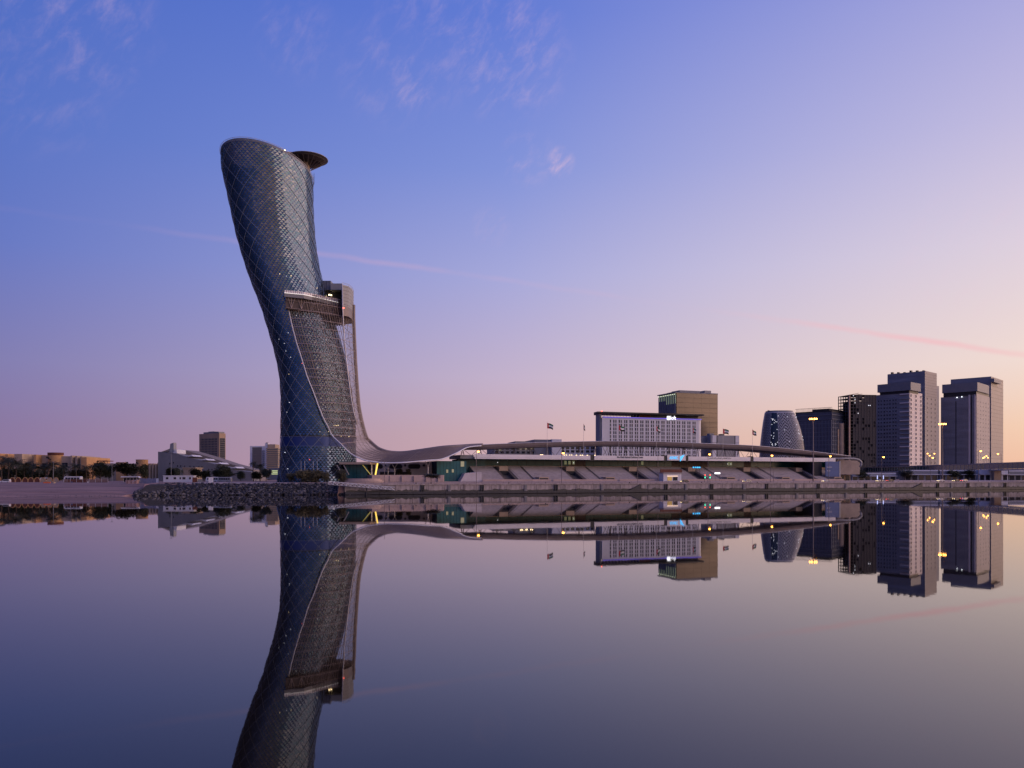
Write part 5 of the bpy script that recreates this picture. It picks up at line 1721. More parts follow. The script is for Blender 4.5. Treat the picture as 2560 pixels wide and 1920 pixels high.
# ==================================================================== BUILDINGS, LEFT
def build_left_buildings():
    d = 520.0
    o = thing('ochre_campus_building', 'long ochre building with projecting pilasters and a round tower at far left', 'building', (X_(110, d), d, G))
    org = (X_(110, d), d, G)
    Zs = lambda py: Z_(py, d)
    for a, b_, py, off, m in ((-60, 4, 1137, 0, OCHRE2), (4, 28, 1135, -11, OCHRE), (28, 37, 1139, 2, OCHRE2), (37, 44, 1137, -10, OCHRE), (44, 62, 1138, 0, OCHRE), (62, 81, 1136, -11, OCHRE2), (81, 98, 1137.5, 0, OCHRE2),
                              (98.5, 104, 1137, -6, OCHRE), (104, 122, 1138, 0, OCHRE2), (153, 175, 1140.5, 0, OCHRE2), (219, 233, 1144, -8, OCHRE)):
        MB().box(X_(a, d) + .02, X_(b_, d) - .02, d + off, d + 22, G, Zs(py)).build('wall_bay', m, o, origin=org)
    MB().box(X_(84, d), X_(98, d), d - 0.5, d - .02, Zs(1163), Zs(1158)).build('dark_window', DARKROOM, o, origin=org)
    MB().box(X_(106, d), X_(120, d), d - 0.3, d - .02, Zs(1172), Zs(1158)).build('dark_window', DARKROOM, o, origin=org)
    MB().box(X_(156, d), X_(169, d), d - 0.3, d - .02, Zs(1166), Zs(1157)).build('dark_window', DARKROOM, o, origin=org)
    r = (154 - 120) / F * d / 2
    cx = X_(137, d)
    MB().lathe([(r, G), (r, Zs(1138))], 28, cx, d + 1).build('round_tower', OCHRE, o, smooth=True, origin=org)
    MB().lathe([(r + .1, Zs(1138)), (r + .3, Zs(1137)), (r + .3, Zs(1131.5)), (0.1, Zs(1131.3))], 28, cx, d + 1).build('round_tower_cap', RUST, o, origin=org)
    for px, py in ((125.5, 1144), (129.5, 1146), (134, 1149)):
        MB().box(X_(px, d) - .25, X_(px, d) + .25, d - r + .2, d - 2, Zs(py + 2), Zs(py - 2)).build('slit_window', DARKROOM, o, origin=org)
    for k in range(11):
        a = 175 + k * 4.1
        off = -1.6 if k % 3 == 1 else (-3.2 if k % 3 == 2 else 0)
        MB().box(X_(a, d) + .02, X_(a + 4.1, d) - .02, d + off, d + 20, G, Zs(1140 + k * .35 - (1.5 if k % 3 == 2 else 0))).build('ribbed_bay', OCHRE2, o, origin=org)
    # lower wing
    d = 500.0
    Zs = lambda py: Z_(py, d)
    o = thing('low_tan_wing', 'low tan wing with a short round ochre tower and ribbed end', 'building', (X_(310, d), d, G))
    org = (X_(310, d), d, G)
    MB().box(X_(233, d), X_(380, d), d + 3, d + 20, G, Zs(1158.5)).build('wall', OCHRE2, o, origin=org)
    MB().box(X_(292, d), X_(312, d), d - 1, d + 2.9, G, Zs(1155.5)).build('stair_block', OCHRE, o, origin=org)
    MB().box(X_(234, d), X_(260, d), d + 4, d + 12, Zs(1153), Zs(1151)).build('roof_frame', RUST, o, origin=org)
    for px in (235, 243, 251, 259):
        MB().bar((X_(px, d), d + 4.5, Zs(1158)), (X_(px, d), d + 4.5, Zs(1152)), .2).build('roof_post', RUST, o, origin=org)
    r = 14 / F * d
    MB().lathe([(r, G), (r, Zs(1150)), (r + .2, Zs(1149.6)), (r + .2, Zs(1149)), (0.1, Zs(1148.8))], 26, X_(355, d), d).build('round_tower', OCHRE, o, origin=org)
    for px, py in ((347, 1157), (351, 1159)):
        MB().box(X_(px, d) - .25, X_(px, d) + .25, d - r, d - 1, Zs(py + 2), Zs(py - 2)).build('slit_window', DARKROOM, o, origin=org)
    for k in range(12):
        a = 371 + k * 3.7
        MB().box(X_(a, d) + .02, X_(a + 3.7, d) - .02, d - (1.2 if k % 2 else 0), d + 15, G, Zs(1160.5 - (4 if 6 <= k < 9 else 0))).build('ribbed_bay', OCHRE2, o, origin=org)
    # wedge-shaped building
    d = 470.0
    Zs = lambda py: Z_(py, d); Xs = lambda px: X_(px, d)
    o = thing('wedge_building', 'grey wedge shaped building whose roof slopes down to the right with pale notches', 'building', (X_(500, d), d, G))
    org = (X_(500, d), d, G)
    front = [(Xs(395), G), (Xs(632), G), (Xs(628), Zs(1180)), (Xs(588), Zs(1175)), (Xs(561), Zs(1167)), (Xs(506), Zs(1152)), (Xs(470), Zs(1143)), (Xs(442), Zs(1134.5)), (Xs(395), Zs(1129))]
    MB().prism(front, d, d + 14, axis='y').build('front_wedge', mat('wedge_grey', (.18, .18, .20), .7, 0, .1, .2), o, origin=org)
    back = [(Xs(436), G), (Xs(625), G), (Xs(613), Zs(1174)), (Xs(548), Zs(1157)), (Xs(497), Zs(1140)), (Xs(437), Zs(1123))]
    MB().prism(back, d + 14.05, d + 34, axis='y').build('back_wedge', mat('wedge_roof', (.20, .165, .15), .8, 0, .12, .2), o, origin=org)
    MB().prism([(Xs(395), Zs(1129)), (Xs(420), Zs(1128)), (Xs(420), Zs(1120))], d + 4, d + 13, axis='y').build('roof_gable', OCHRE2, o, origin=org)
    MB().prism([(Xs(418), Zs(1131)), (Xs(429), Zs(1131)), (Xs(428.5), Zs(1106)), (Xs(420), Zs(1109))], d + 3, d + 7, axis='y').build('roof_fin', GREY, o, origin=org)
    MB().prism([(Xs(434), Zs(1133)), (Xs(443), Zs(1133.5)), (Xs(442), Zs(1124)), (Xs(437), Zs(1123))], d - .3, d + 13, axis='y').build('roof_fin', WHITE2, o, origin=org)
    for a, y0 in ((465, 1141.5), (499, 1151), (534, 1160.5), (574, 1171)):
        MB().prism([(Xs(a), Zs(y0)), (Xs(a + 20), Zs(y0 - .5)), (Xs(a + 14), Zs(y0 - 4.5))], d - .5, d + 13, axis='y').build('roof_notch', WHITE2, o, origin=org)
    wm = window_mesh(.7, 1.0, GREY, DARKROOM, .06, .06)
    for px, py in ((425, 1159), (434, 1157), (444, 1165), (452, 1165), (462, 1166), (475, 1166), (485, 1167), (497, 1168), (505, 1168), (522, 1174), (530, 1174), (538, 1176)):
        part('window', wm, o, (Xs(px) - org[0], -.02, Zs(py) - G))
    MB().box(Xs(489), Xs(518), d - 18, d - 8, G, Zs(1172)).build('entrance_hut', OCHRE2, o, origin=org)
    MB().box(Xs(487), Xs(520), d - 18.5, d - 7.5, Zs(1172), Zs(1169.5)).build('entrance_roof', OCHRE2, o, origin=org)
    # office block with lit side
    c = Corner(548, 900, 58)
    o = c.thing('gridded_office_tower', 'slim office tower with small square windows and an orange lit right side', 'building')
    a, b_ = c.lr(564), c.ll(498)
    h = c.z(1083)
    MB().box(0, a, 0, b_, 0, h).build('wall', mat('office_stone', (.36, .255, .18), .8, 0, .08, .1), o)
    MB().box(.5, a - .5, b_ * .04, b_ * .8, h, c.z(1079)).build('roof_storey', GREY2, o)
    MB().box(a * .2, a * .8, b_ * .3, b_ * .6, c.z(1079), c.z(1077.5)).build('roof_plant', GREY2, o)
    wm = window_mesh(1.2, 1.9, GREY2, BGLASS, .18, .25)
    face_grid(o, wm, 'l', b_ * .12, b_ * .9, 9, h - 6.5, 12, 14)
    face_grid(o, wm, 'r', a * .18, a * .8, 9, h - 6.5, 5, 16)
    # blue glass block
    d = 800.0
    o = thing('blue_glass_block', 'narrow blue glass block in a white frame left of the leaning tower', 'building', (X_(645, d), d, G))
    org = (X_(645, d), d, G); Zs = lambda py: Z_(py, d); Xs = lambda px: X_(px, d)
    MB().box(Xs(625), Xs(665), d + .6, d + 18, G, Zs(1115.5)).build('core', GREY2, o, origin=org)
    MB().box(Xs(625), Xs(630.5), d, d + .6, G, Zs(1115)).box(Xs(654.5), Xs(665), d, d + .6, G, Zs(1115)).box(Xs(630.5), Xs(654.5), d, d + .6, Zs(1118), Zs(1115)).build('frame', WHITE2, o, origin=org)
    for k in range(9):
        z0, z1 = G + (Zs(1118) - G) * k / 9, G + (Zs(1118) - G) * (k + 1) / 9
        MB().box(Xs(630.5), Xs(654.5), d + .3, d + .5, z0 + .1, z1).build('glass_band', mat('blue_facade_glass', (.018, .035, .06), .08, 0, 0, ior=1.8), o, origin=org)
    wm = window_mesh(.75, 1.7, WHITE2, BGLASS, .06, .1)
    for r_ in range(8):
        for q in range(3):
            part('window', wm, o, (Xs(657 + q * 2.8) - org[0], -.02, Zs(1128 + r_ * 5) - G))
    # banded tower
    d = 780.0
    o = thing('banded_tower', 'pale tower with horizontal floor bands and a stepped roof behind the leaning tower', 'building', (X_(680, d), d, G))
    org = (X_(680, d), d, G)
    nf = 14
    zt = Z_(1120, d)
    MB().box(X_(667, d), X_(694, d), d + .9, d + 20, G, zt).build('core', GREY2, o, origin=org)
    for k in range(nf):
        z = G + 4 + (zt - G - 4) * k / (nf - 1)
        MB().box(X_(665, d), X_(695.5, d), d, d + 20.5, z - 1.0, z).build('floor_band', OCHRE2, o, origin=org)
    MB().box(X_(668, d), X_(687, d), d + 1, d + 16, zt, Z_(1110.5, d)).build('penthouse', OCHRE2, o, origin=org)
    MB().box(X_(660.5, d), X_(668, d), d + 2, d + 8, G, Z_(1108, d)).build('lift_core', WHITE2, o, origin=org)
    MB().box(X_(662, d), X_(666, d), d + 3, d + 6, Z_(1108, d), Z_(1106, d)).build('roof_plant', DARK, o, origin=org)
    d = 640.0
    o = thing('lit_pavilion', 'low blue pavilion with glowing yellow green window bands behind the tower foot', 'building', (X_(688, d), d, G))
    org = (X_(688, d), d, G)
    MB().box(X_(676, d), X_(700, d), d, d + 10, G, Z_(1170, d)).build('body', SLATE, o, origin=org)
    for py in (1177, 1180.7, 1184.8):
        MB().box(X_(679, d), X_(694, d), d - .2, d - .02, Z_(py + 1.1, d), Z_(py - .9, d)).build('window_band', mat('green_lit_window', (.7, .8, .4), .5, 0, 0, emit=(.62, .72, .32), estr=.7), o, origin=org)
    MB().box(X_(663, d), X_(677, d), d + 1, d + 10, Z_(1178, d), Z_(1172, d)).build('roof', OCHRE2, o, origin=org)


# ==================================================================== BUILDINGS, CENTRE AND RIGHT
def build_hotel():
    dL = 520.0
    c = Corner(1505, dL, 17.5)
    o = c.thing('white_hotel', 'wide white hotel with paired slit windows, violet light strip and a lit rooftop sign', 'hotel')
    Lr = c.lr(1746); h = c.z(1044)
    MB().box(0, Lr, 0, 7, 0, h).build('facade', WHITE2, o)
    pts = [(Lr + .02, 0)] + [(Lr + 3.2 * math.sin(math.pi * k / 12), 3.2 - 3.2 * math.cos(math.pi * k / 12)) for k in range(1, 7)] + [(Lr + 3.2, 20), (Lr + .02, 20)]
    MB().prism(pts, 0, h).build('rounded_end', WHITE2, o)
    MB().box(-1.2, -.05, .8, 7.5, 0, c.z(1033)).build('side_slab', SLATE, o)
    wm = window_mesh(0.85, 1.95, WHITE2, DARKGL, .04, .06)
    spots = []
    u0 = c.lr(1523.5); u1 = c.lr(1739.5)
    rowsz = [c.z(1051.7 + 9.55 * r) for r in range(10)]
    for z in rowsz:
        for i in range(17):
            u = u0 + (u1 - u0) * (i + .0) / 16.35
            for q in (-.72, .72):
                if i == 0 and q < 0: continue
                spots.append((u + q, -.01, z - .2))
    windows(o, [wm, wm, window_mesh(0.85, 1.95, WHITE2, mat('curtained_glass', (.07, .07, .085), .4, 0, 0), .04, .06), window_mesh(0.85, 1.95, WHITE2, mat('paler_glass', (.045, .05, .07), .2, 0, 0), .04, .06)], spots, 0.0)  # pane tone picked at random, some paler
    # terrace storey and roof blade
    zr = c.z(1033)
    MB().box(.3, Lr + 2, -.25, .3, h + .01, h + .75).build('parapet', GREY2, o)
    MB().box(.5, Lr + 2.2, -.38, -.26, h + .05, h + .6).build('light_strip', PURPLE, o)
    MB().box(Lr * .40, Lr + 2.0, 4, 16, h, zr).build('rooftop_bar', DARK, o)
    MB().box(Lr * .40, Lr * .52, 3.4, 3.95, h + .8, zr).build('rooftop_wall', RUST, o)
    for k in range(12):
        x = 2.2 + k * (Lr * .40 - 3) / 11
        MB().bar((x, 3, h), (x + 1.2, 3, zr), .14).build('roof_strut', PALESTEEL, o)
    MB().prism([(-4.0, -2), (Lr + 3, -2), (Lr + 4.2, -1), (Lr + 4.2, 18), (2.0, 18), (-3.2, 6)], zr, zr + .9).build('roof_blade', DARK, o)
    MB().box(c.lr(1502), c.lr(1504), -1, -.5, zr + .9, zr + 1.6).build('warning_lamp', REDDOT, o)
    # sign
    k = dL * 1.03 / F
    xs = c.lr(1666)
    zc = c.z(1041)
    pts = []
    r_ = .55; w_, hh = 2.2, 2.5
    for cx_, cz_, a0 in ((w_ - r_, r_, -90), (w_ - r_, hh - r_, 0), (r_, hh - r_, 90), (r_, r_, 180)):
        for q in range(5):
            a = R(a0 + q * 22.5); pts.append((xs + cx_ + r_ * math.cos(a), zc - hh / 2 + cz_ + r_ * math.sin(a)))
    MB().prism(pts, -1.0, -.7, axis='y').build('sign_tile', SIGNW, o)
    text_part('loft', 4.1, 2.6, SIGNW, 'sign_lettering', o, (xs + w_ + .4 + 2.05, -.9, zc + .15))
    MB().box(xs - .3, xs + 7, -.65, -.5, zc - 1.4, zc - 1.2).build('sign_rail', DARK, o)
    for px, py in ((1739, 1043.5), (1727, 1043)):
        MB().box(c.lr(px) - .3, c.lr(px) + .3, 3.3, 3.9, c.z(py) - .2, c.z(py) + .2).build('rooftop_lamp', COOLDOT, o)
    # bronze glass block behind
    c = Corner(1691, 690, 20)
    o = c.thing('bronze_glass_block', 'tall bronze glass block with a fluted lit left side behind the white hotel', 'building')
    a = c.lr(1794); b_ = c.ll(1647); h = c.z(982)
    MB().box(0, a, 0, b_, 0, h - .1).build('core', mat('bronze_core', (.06, .05, .05), .7, 0, 0), o)
    nf, nc = 18, 5
    for j in range(nf):
        for i in range(nc):
            MB().box(a * i / nc + .03, a * (i + 1) / nc - .03, -.25, -.02, h * j / nf + .16, h * (j + 1) / nf - .04).build('glass_panel', BROWNGL, o)
    for k in range(10):
        y = b_ * (k + .5) / 10
        MB().tube([(-.3, y, 0), (-.3, y, h - 1)], .9, 8).build('flute', SLATE, o)
        MB().tube([(-.62, y - 1.1, h - (9 if k < 6 else 5.5)), (-.62, y - 1.1, h - .6)], .16, 5).build('edge_light', LIME, o)
        MB().box(-1.3, -.7, y - .35, y + .35, h - 1.4, h - .8).build('top_lamp', mat('fin_lamp', (1, 1, .8), .5, 0, 0, emit=(.95, 1, .75), estr=1.2), o)
    MB().box(-1.6, a, -.5, b_, h, h + .8).build('parapet', GREY2, o)
    MB().box(a * .12, a * .62, 3, 16, h + .8, c.z(974)).build('roof_plant', SLATE, o)
    MB().box(c.lr(1765), c.lr(1781), 2, 10, h + .8, c.z(972.5)).build('roof_plant', GREY, o)
    MB().box(a * -.0 + .5, a * .1, 8, 16, h + .8, c.z(978)).build('roof_plant', DARK, o)
    o2 = o
    # grey stepped hall
    c = Corner(1777, 600, 15)
    o = c.thing('grey_stepped_hall', 'pale grey flat roofed hall with dark vertical joints right of the hotel', 'building')
    a = c.lr(1848); b_ = c.ll(1763); h = c.z(1088)
    MB().box(0, a, 0, 30, 0, h).build('wall', GREY, o)
    MB().box(-6.5, -.05, 6, 30, 0, c.z(1091)).build('side_wing', SLATE, o)
    nf = 6
    for k in range(nf):
        for i, (u0, u1) in enumerate(((0.05, .19), (.23, .83), (.86, .99))):
            MB().box(a * u0, a * u1, -.35 if i != 1 else -.2, -.02, h * k / nf + (.8 if i == 1 else .2), h * (k + 1) / nf - .2).build('cladding_panel', WHITE2 if i != 1 else GREY, o)
    for u in (.195, .835):
        MB().box(a * u, a * (u + .03), -.1, -.02, 0, h - .5).build('joint', DARK, o)
    MB().box(a * .05, a * .2, 4, 8, h, h + 1.6).build('roof_plant', GREY2, o)
    MB().box(a * .5, a * .62, 6, 10, h, h + 1.4).build('roof_plant', DARK, o)
    # exhibition hall roof blocks behind the canopy
    c = Corner(1380, 520, 12)
    o = c.thing('exhibition_hall', 'low exhibition hall with blue grey roof block and rows of dark windows behind the canopy', 'building')
    a = c.lr(1404); b_ = c.ll(1360)
    MB().box(0, a, 0, max(4, min(40, abs(b_))), 0, c.z(1098)).build('stair_block', WHITE2, o)
    MB().box(-11, -.05, 3, 30, 0, c.z(1098.5)).build('roof_block', SLATE, o)
    MB().box(-23, -11.05, 6, 30, 0, c.z(1103)).build('roof_block', GREY2, o)
    u0, u1 = c.lr(1238), c.lr(1358)
    MB().box(u0, u1, 4, 30, 0, c.z(1116)).build('window_wall', GREY2, o)
    wm = window_mesh(2.2, 1.5, GREY, BGLASS, .12, .15)
    for j, py in enumerate((1122, 1131)):
        for i in range(9):
            x = u0 + (u1 - u0) * (i + .5) / 9
            part('window', wm, o, (x, 3.98, c.z(py)))
    u2, u3 = c.lr(1404) + .05, c.lr(1492)
    MB().box(u2, u3, 4, 30, 0, c.z(1113)).build('window_wall', WHITE2, o)
    for j, py in enumerate((1119, 1127.5)):
        for i in range(7):
            x = u2 + (u3 - u2) * (i + .5) / 7
            part('window', wm, o, (x, 3.98, c.z(py)))
    for px in (1305, 1309, 1317, 1321, 1331, 1334):
        x = c.lr(px); MB().box(x - .4, x + .4, 3.3, 3.8, c.z(1119.6), c.z(1118.4)).build('facade_lamp', WARMDOT, o)
    MB().box(c.lr(1250), c.lr(1256), 3.6, 3.9, c.z(1127), c.z(1124.5)).build('facade_lamp', LITWIN, o)
    for px in (1261, 1307, 1262):
        pass


def build_lattice_tower():
    d = 650.0
    k = d / F
    prof = [(1145, 1901.5, 2007), (1120, 1903, 2006), (1098, 1905, 2003), (1075, 1907.5, 1998), (1055, 1910, 1992), (1040, 1912.5, 1986), (1031, 1914, 1981.5)]
    cx0 = X_(1954, d)
    o = thing('lattice_tower', 'rounded tapering tower in a pale triangular lattice skin with scattered lit windows', 'building', (cx0, d, G))
    org = (cx0, d, G)

    def sec(py):
        ys = [p[0] for p in prof][::-1]; l = [p[1] for p in prof][::-1]; r = [p[2] for p in prof][::-1]
        a, b_ = np.interp(py, ys, l), np.interp(py, ys, r)
        return X_((a + b_) / 2, d), (b_ - a) / 2 * k

    def pt(th, py, off=0):
        cx, a = sec(py)
        ca, sa = math.cos(th), math.sin(th)
        # superellipse plan
        e = 0.72
        return Vector((cx + (a + off) * math.copysign(abs(ca) ** e, ca), d - (a * 0.8 + off) * math.copysign(abs(sa) ** e, sa), Z_(py, d)))
    ys = [1205, 1145, 1120, 1098, 1075, 1055, 1040, 1031]
    n = 48
    PB = mat('lattice_skin', (.36, .36, .40), .5, .1, .06)
    MB().grid([[pt(2 * math.pi * i / n, y) for i in range(n)] for y in ys[::-1]], closed=True).build('skin', PB, o, smooth=True, origin=org)
    MB().prism([(pt(2 * math.pi * i / n, 1031, -.6).x, pt(2 * math.pi * i / n, 1031, -.6).y) for i in range(n)], Z_(1032, d), Z_(1028, d)).build('roof', SLATE, o, origin=org)
    rng = random.Random(5)
    cnt = 0
    rest = MB()
    y = 1143.0; row = 0
    tri_me = []
    while y > 1036:
        nn = 74
        for i in range(nn):
            th = 2 * math.pi * (i + .5 * (row % 2)) / nn
            if math.sin(th) < 0.02: continue
            if 1.86 < th < 2.35 and y < 1118: continue
            if 0.62 < th < 1.12 and y < 1100 and y > 1040: continue
            w_ = 2 * math.pi / nn * .46
            up = (i + row) % 2
            a, b_, c_ = pt(th - w_, y + (1.7 if up else -1.7), .06), pt(th + w_, y + (1.7 if up else -1.7), .06), pt(th, y + (-2.1 if up else 2.1), .06)
            mb = MB(); mb.tri(a, b_, c_) if up else mb.tri(b_, a, c_)
            m = DARKGL
            if cnt < 290 and math.sin(th) > .35:
                mb.build('opening', m, o, origin=org); cnt += 1
            else:
                n0 = len(rest.v); rest.v += mb.v; rest.f += [tuple(n0 + q for q in f) for f in mb.f]; rest.m += mb.m
        y -= 4.1; row += 1
    rest.build('further_openings', DARKGL, o, origin=org, kind='stuff')
    # dark glazed strip and pale flat strip
    MB().grid([[pt(th, y_, .1) for th in np.linspace(2.33, 1.88, 7)] for y_ in np.linspace(1034, 1120, 14)]).build('glazed_strip', BGLASS, o, origin=org)
    MB().grid([[pt(th, y_, .1) for th in np.linspace(1.10, .64, 7)] for y_ in np.linspace(1042, 1099, 10)]).build('smooth_panel', GREY, o, origin=org)
    for i in range(34):
        th = rng.uniform(1.92, 2.3) if i < 22 else rng.uniform(.5, 1.85)
        y_ = rng.uniform(1040, 1117)
        p = pt(th, y_, .15); MB().box(p.x - .24, p.x + .24, p.y - .1, p.y + .1, p.z - .2, p.z + .2).build('lit_window', ROOMDOT, o, origin=org)
    MB().bar((X_(1919, d), d, Z_(1026, d)), (X_(1934, d), d, Z_(1029, d)), .25).build('roof_crane', DARK, o, origin=org)
    MB().box(X_(1931, d), X_(1935, d), d - 1, d + 1, Z_(1031, d), Z_(1027, d)).build('roof_crane_base', DARK, o, origin=org)


def frame_block(o, a, b_, z0, z1, nf, na, nb, m, th=.45, col=.35):
    for k in range(nf + 1):
        z = z0 + (z1 - z0) * k / nf
        MB().box(-.3, a + .3, -.3, b_ + .3, z - th / 2, z + th / 2).build('floor_slab', m, o)
    me = MB().box(-col, col, -col, col, 0, z1 - z0).mesh('column', m)
    for i in range(na + 1):
        part('column', me, o, (a * i / na, 0.1, z0))
    for j in range(1, nb + 1):
        part('column', me, o, (0.1, b_ * j / nb, z0))


def build_right_blocks():
    CONCR = mat('raw_concrete', (.075, .068, .068), .85, 0, .2, .3)
    # dark unfinished block behind the lattice tower
    c = Corner(2080, 790, 46)
    o = c.thing('unfinished_dark_block', 'broad dark unfinished block with rooftop fencing between lattice tower and high rises', 'building')
    a = c.lr(2119); b_ = c.ll(1988); h = c.z(1026)
    MB().box(.4, a - .4, .4, b_ - .4, 0, h - 1).build('core', mat('dim_blue_glass', (.075, .085, .12), .16, .1, .2, .06, ior=1.6), o)
    MB().box(0, a, 0, b_, h - 1, h).build('roof', DARK, o)
    nf = 16
    for k in range(nf):
        MB().box(-.15, a + .1, -.15, b_ + .1, h * k / nf, h * k / nf + .5).build('floor_edge', SLATE, o)
    me = MB().box(-.25, .35, -.25, .25, 0, h * .86).mesh('mullion', SLATE)
    for j in range(26):
        part('mullion', me, o, (-.05, b_ * (j + .5) / 26, 0))
    for j in range(9):
        part('mullion', me, o, (a * (j + .5) / 9, -.1, 0), math.pi / 2)
    b = MB()
    for j in range(30):
        y = b_ * j / 30; b.bar((0, y, h), (0, y, h + 3.2), .12)
    b.bar((0, 0, h + 3.2), (0, b_, h + 3.2), .15)
    b.build('rooftop_fence', DARK, o)
    MB().box(2, a - 2, b_ * .1, b_ * .55, h, c.z(1020.5)).build('roof_plant', DARK, o)
    cy = c.lr(2101)
    MB().lathe([(3.0, 0), (3.0, c.z(1056)), (0.1, c.z(1055))], 16, cy, -.4).build('stair_drum', OCHRE2, o, smooth=False)  # warm light on this drum and the piers put into their tan colour
    for px in (2094, 2108, 2112):
        x = c.lr(px); MB().box(x - .8, x + .8, -1.0, -.1, 0, c.z(1072)).build('lit_pier', OCHRE2, o)
    # open concrete frame tower
    c = Corner(2122, 800, 60)
    c = Corner(2126, 800, 8)
    o = c.thing('concrete_frame_tower', 'dark open concrete frame of a high rise under construction', 'building')
    a = c.lr(2190); h = c.z(987); b_ = 22
    MB().box(5, a, 1.2, b_, 0, h - 7).build('core', DARKROOM, o)
    frame_block(o, a, b_, 0, h, 26, 9, 5, CONCR, .5, .3)
    rng = random.Random(9)
    wm = MB().box(-1.1, 1.1, -.12, .1, 0, 2.8).mesh('infill_wall', CONCR)
    for i in range(9):
        for k in range(26):
            if rng.random() < .8 and (i > 1 or k < 20) and i > 0:
                part('infill_wall', wm, o, (a * (i + .5) / 9, .25, h * k / 26 + .3))
    MB().box(-1.6, -.4, -.5, 1.0, 0, h * .99).build('warm_edge_strip', mat('warm_lit_edge', (.5, .33, .24), .6, 0, .1), o)  # warm light on the tower's left edge, put into an added tan strip
    for px, py in ((2133, 989), (2137, 998), (2171, 1013), (2175, 1013), (2137, 1007), (2145, 1033)):
        x = c.lr(px); z = c.z(py); MB().box(x - .35, x + .35, -.5, -.2, z - .35, z + .35).build('work_lamp', ROOMDOT, o)
    MB().bar((0, 2, h), (10, 2, h + 2), .2).bar((4, 2, h), (14, 2, h + 1.2), .2).build('scaffold', RUST, o)
    GW = mat('dusk_glass_wall', (.215, .225, .275), .16, .1, .22, .06, ior=1.65, stretch=(.4, .4, 2.5))
    # ---------------- first high-rise
    c = Corner(2272, 850, 42)
    o = c.thing('balcony_high_rise', 'grey high rise of stacked slabs with white gridded balconies on its right face', 'building')
    WHT = mat('pale_stone', (.64, .57, .55), .6, 0, .08, .1)
    a = c.lr(2304); b_ = c.ll(2185); h = c.z(979)
    MB().box(0, a, 0, b_, 0, c.z(982)).build('front_body', GW, o)
    MB().box(.4, a - .02, -.6, -.02, 0, h).build('white_face', WHT, o)
    wm = window_mesh(2.5, 2.4, WHT, DARKGL, .25, .35)
    face_grid(o, wm, 'r', a * .12, a * .88, 8, h - 4, 3, 19, off=.62)
    # balconies wrapping the corner
    for k in range(19):
        z = 6 + (h - 9) * k / 18
        pts = [(0.3, -1.6)] + [(-1.8 * math.sin(math.pi * q / 12) + .3, .2 - 1.8 * math.cos(math.pi * q / 12)) for q in range(1, 7)] + [(-1.5, b_ * .24), (0, b_ * .24), (0, -.65), (.3, -.65)]
        MB().prism(pts, z, z + 1.15).build('balcony', GREY if k % 2 else WHT, o)
    wl = window_mesh(1.5, 1.5, SLATE, BGLASS, .12, .15)
    face_grid(o, wl, 'l', b_ * .36, b_ * .95, 10, h - 8, 8, 20)
    for j in range(14):
        y = b_ * (.30 + .68 * j / 13)
        MB().box(-.28, -.02, y - .12, y + .12, 0, h - 5).build('vertical_fin', GREY2, o)
    # overhanging cap
    cap0, cap1 = c.z(976), c.z(956)
    xc, yc = c.lr(2297), c.ll(2196)
    MB().box(-2.5, xc - 3, -3, yc, cap0, cap1).build('cap', GREY2, o)
    MB().lathe([(3.0, cap0), (3.0, cap1)], 20, xc - 3, 0, a0=-math.pi / 2, a1=math.pi / 2).build('cap_end', GREY2, o, smooth=True)
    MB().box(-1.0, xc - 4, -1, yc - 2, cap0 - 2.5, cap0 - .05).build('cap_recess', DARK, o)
    # rear slab
    x1 = 20; 
    k2 = Corner(2313, 885, 42)
    off = Vector((k2.c.x - c.c.x, k2.c.y - c.c.y)); lx = off.x * c.r[0] + off.y * c.r[1]; ly = off.x * c.l[0] + off.y * c.l[1]
    ar, bl = k2.lr(2342), k2.ll(2219); h2 = k2.z(927)
    MB().box(lx, lx + ar, ly, ly + bl, 0, h2).build('rear_slab', mat('high_rise_stone', (.30, .27, .26), .6, 0, .08, .1), o)
    MB().box(lx - .3, lx - .02, ly, ly + bl, 0, h2 - .4).build('rear_slab_side', GW, o)
    for k in range(22):
        z = h2 * (k + 1) / 23
        MB().box(lx - .42, lx - .31, ly + .1, ly + bl - .1, z, z + .3).build('spandrel', SLATE, o)
    ar2 = k2.lr(2350)
    MB().box(lx + ar + .02, lx + ar2, ly + 1, ly + bl * .5, 0, k2.z(958)).build('rear_wing', GREY, o)
    ws = window_mesh(1.7, 1.9, GREY2, DARKGL, .1, .12)
    face_grid(o, ws, 'r', lx + ar * .18, lx + ar * .85, 8, k2.z(996), 3, 17, fixed=ly)
    for k in range(9):
        z = k2.z(990) + (h2 - k2.z(990)) * k / 9
        MB().box(lx + .1, lx + ar - .1, ly - .12, ly - .02, z, z + .12).build('joint', DARK, o)
    b = MB()
    for k in range(6):
        b.box(lx + .5, lx + 4, ly + bl * (k + .2) / 6, ly + bl * (k + .5) / 6, h2, h2 + .8 + (k % 3) * .6)
    b.build('roof_plant', DARK, o)
    # ---------------- second high-rise
    c = Corner(2440, 930, 46)
    o = c.thing('striped_high_rise', 'grey high rise with pale vertical fins at its corner and a taller slab behind', 'building')
    a = c.lr(2473); b_ = c.ll(2352); h = c.z(988)
    MB().box(0, a, 0, b_, 0, h).build('front_body', GW, o)
    MB().box(.3, a - .02, -.5, -.02, 0, c.z(984)).build('pale_face', mat('pale_high_rise_stone', (.36, .32, .31), .6, 0, .08, .1), o)
    ws = window_mesh(1.2, 1.4, GREY, DARKGL, .06, .1)
    face_grid(o, ws, 'r', a * .1, a * .9, 8, c.z(1003), 5, 18, off=.52)
    for k, y in enumerate((.01, .05, .09, .155, .19)):
        MB().box(-.9, -.02, b_ * y, b_ * y + (1.2 if k in (0, 3) else .5), 0, c.z(986)).build('vertical_fin', WHT if k in (0, 3, 4) else GREY, o)
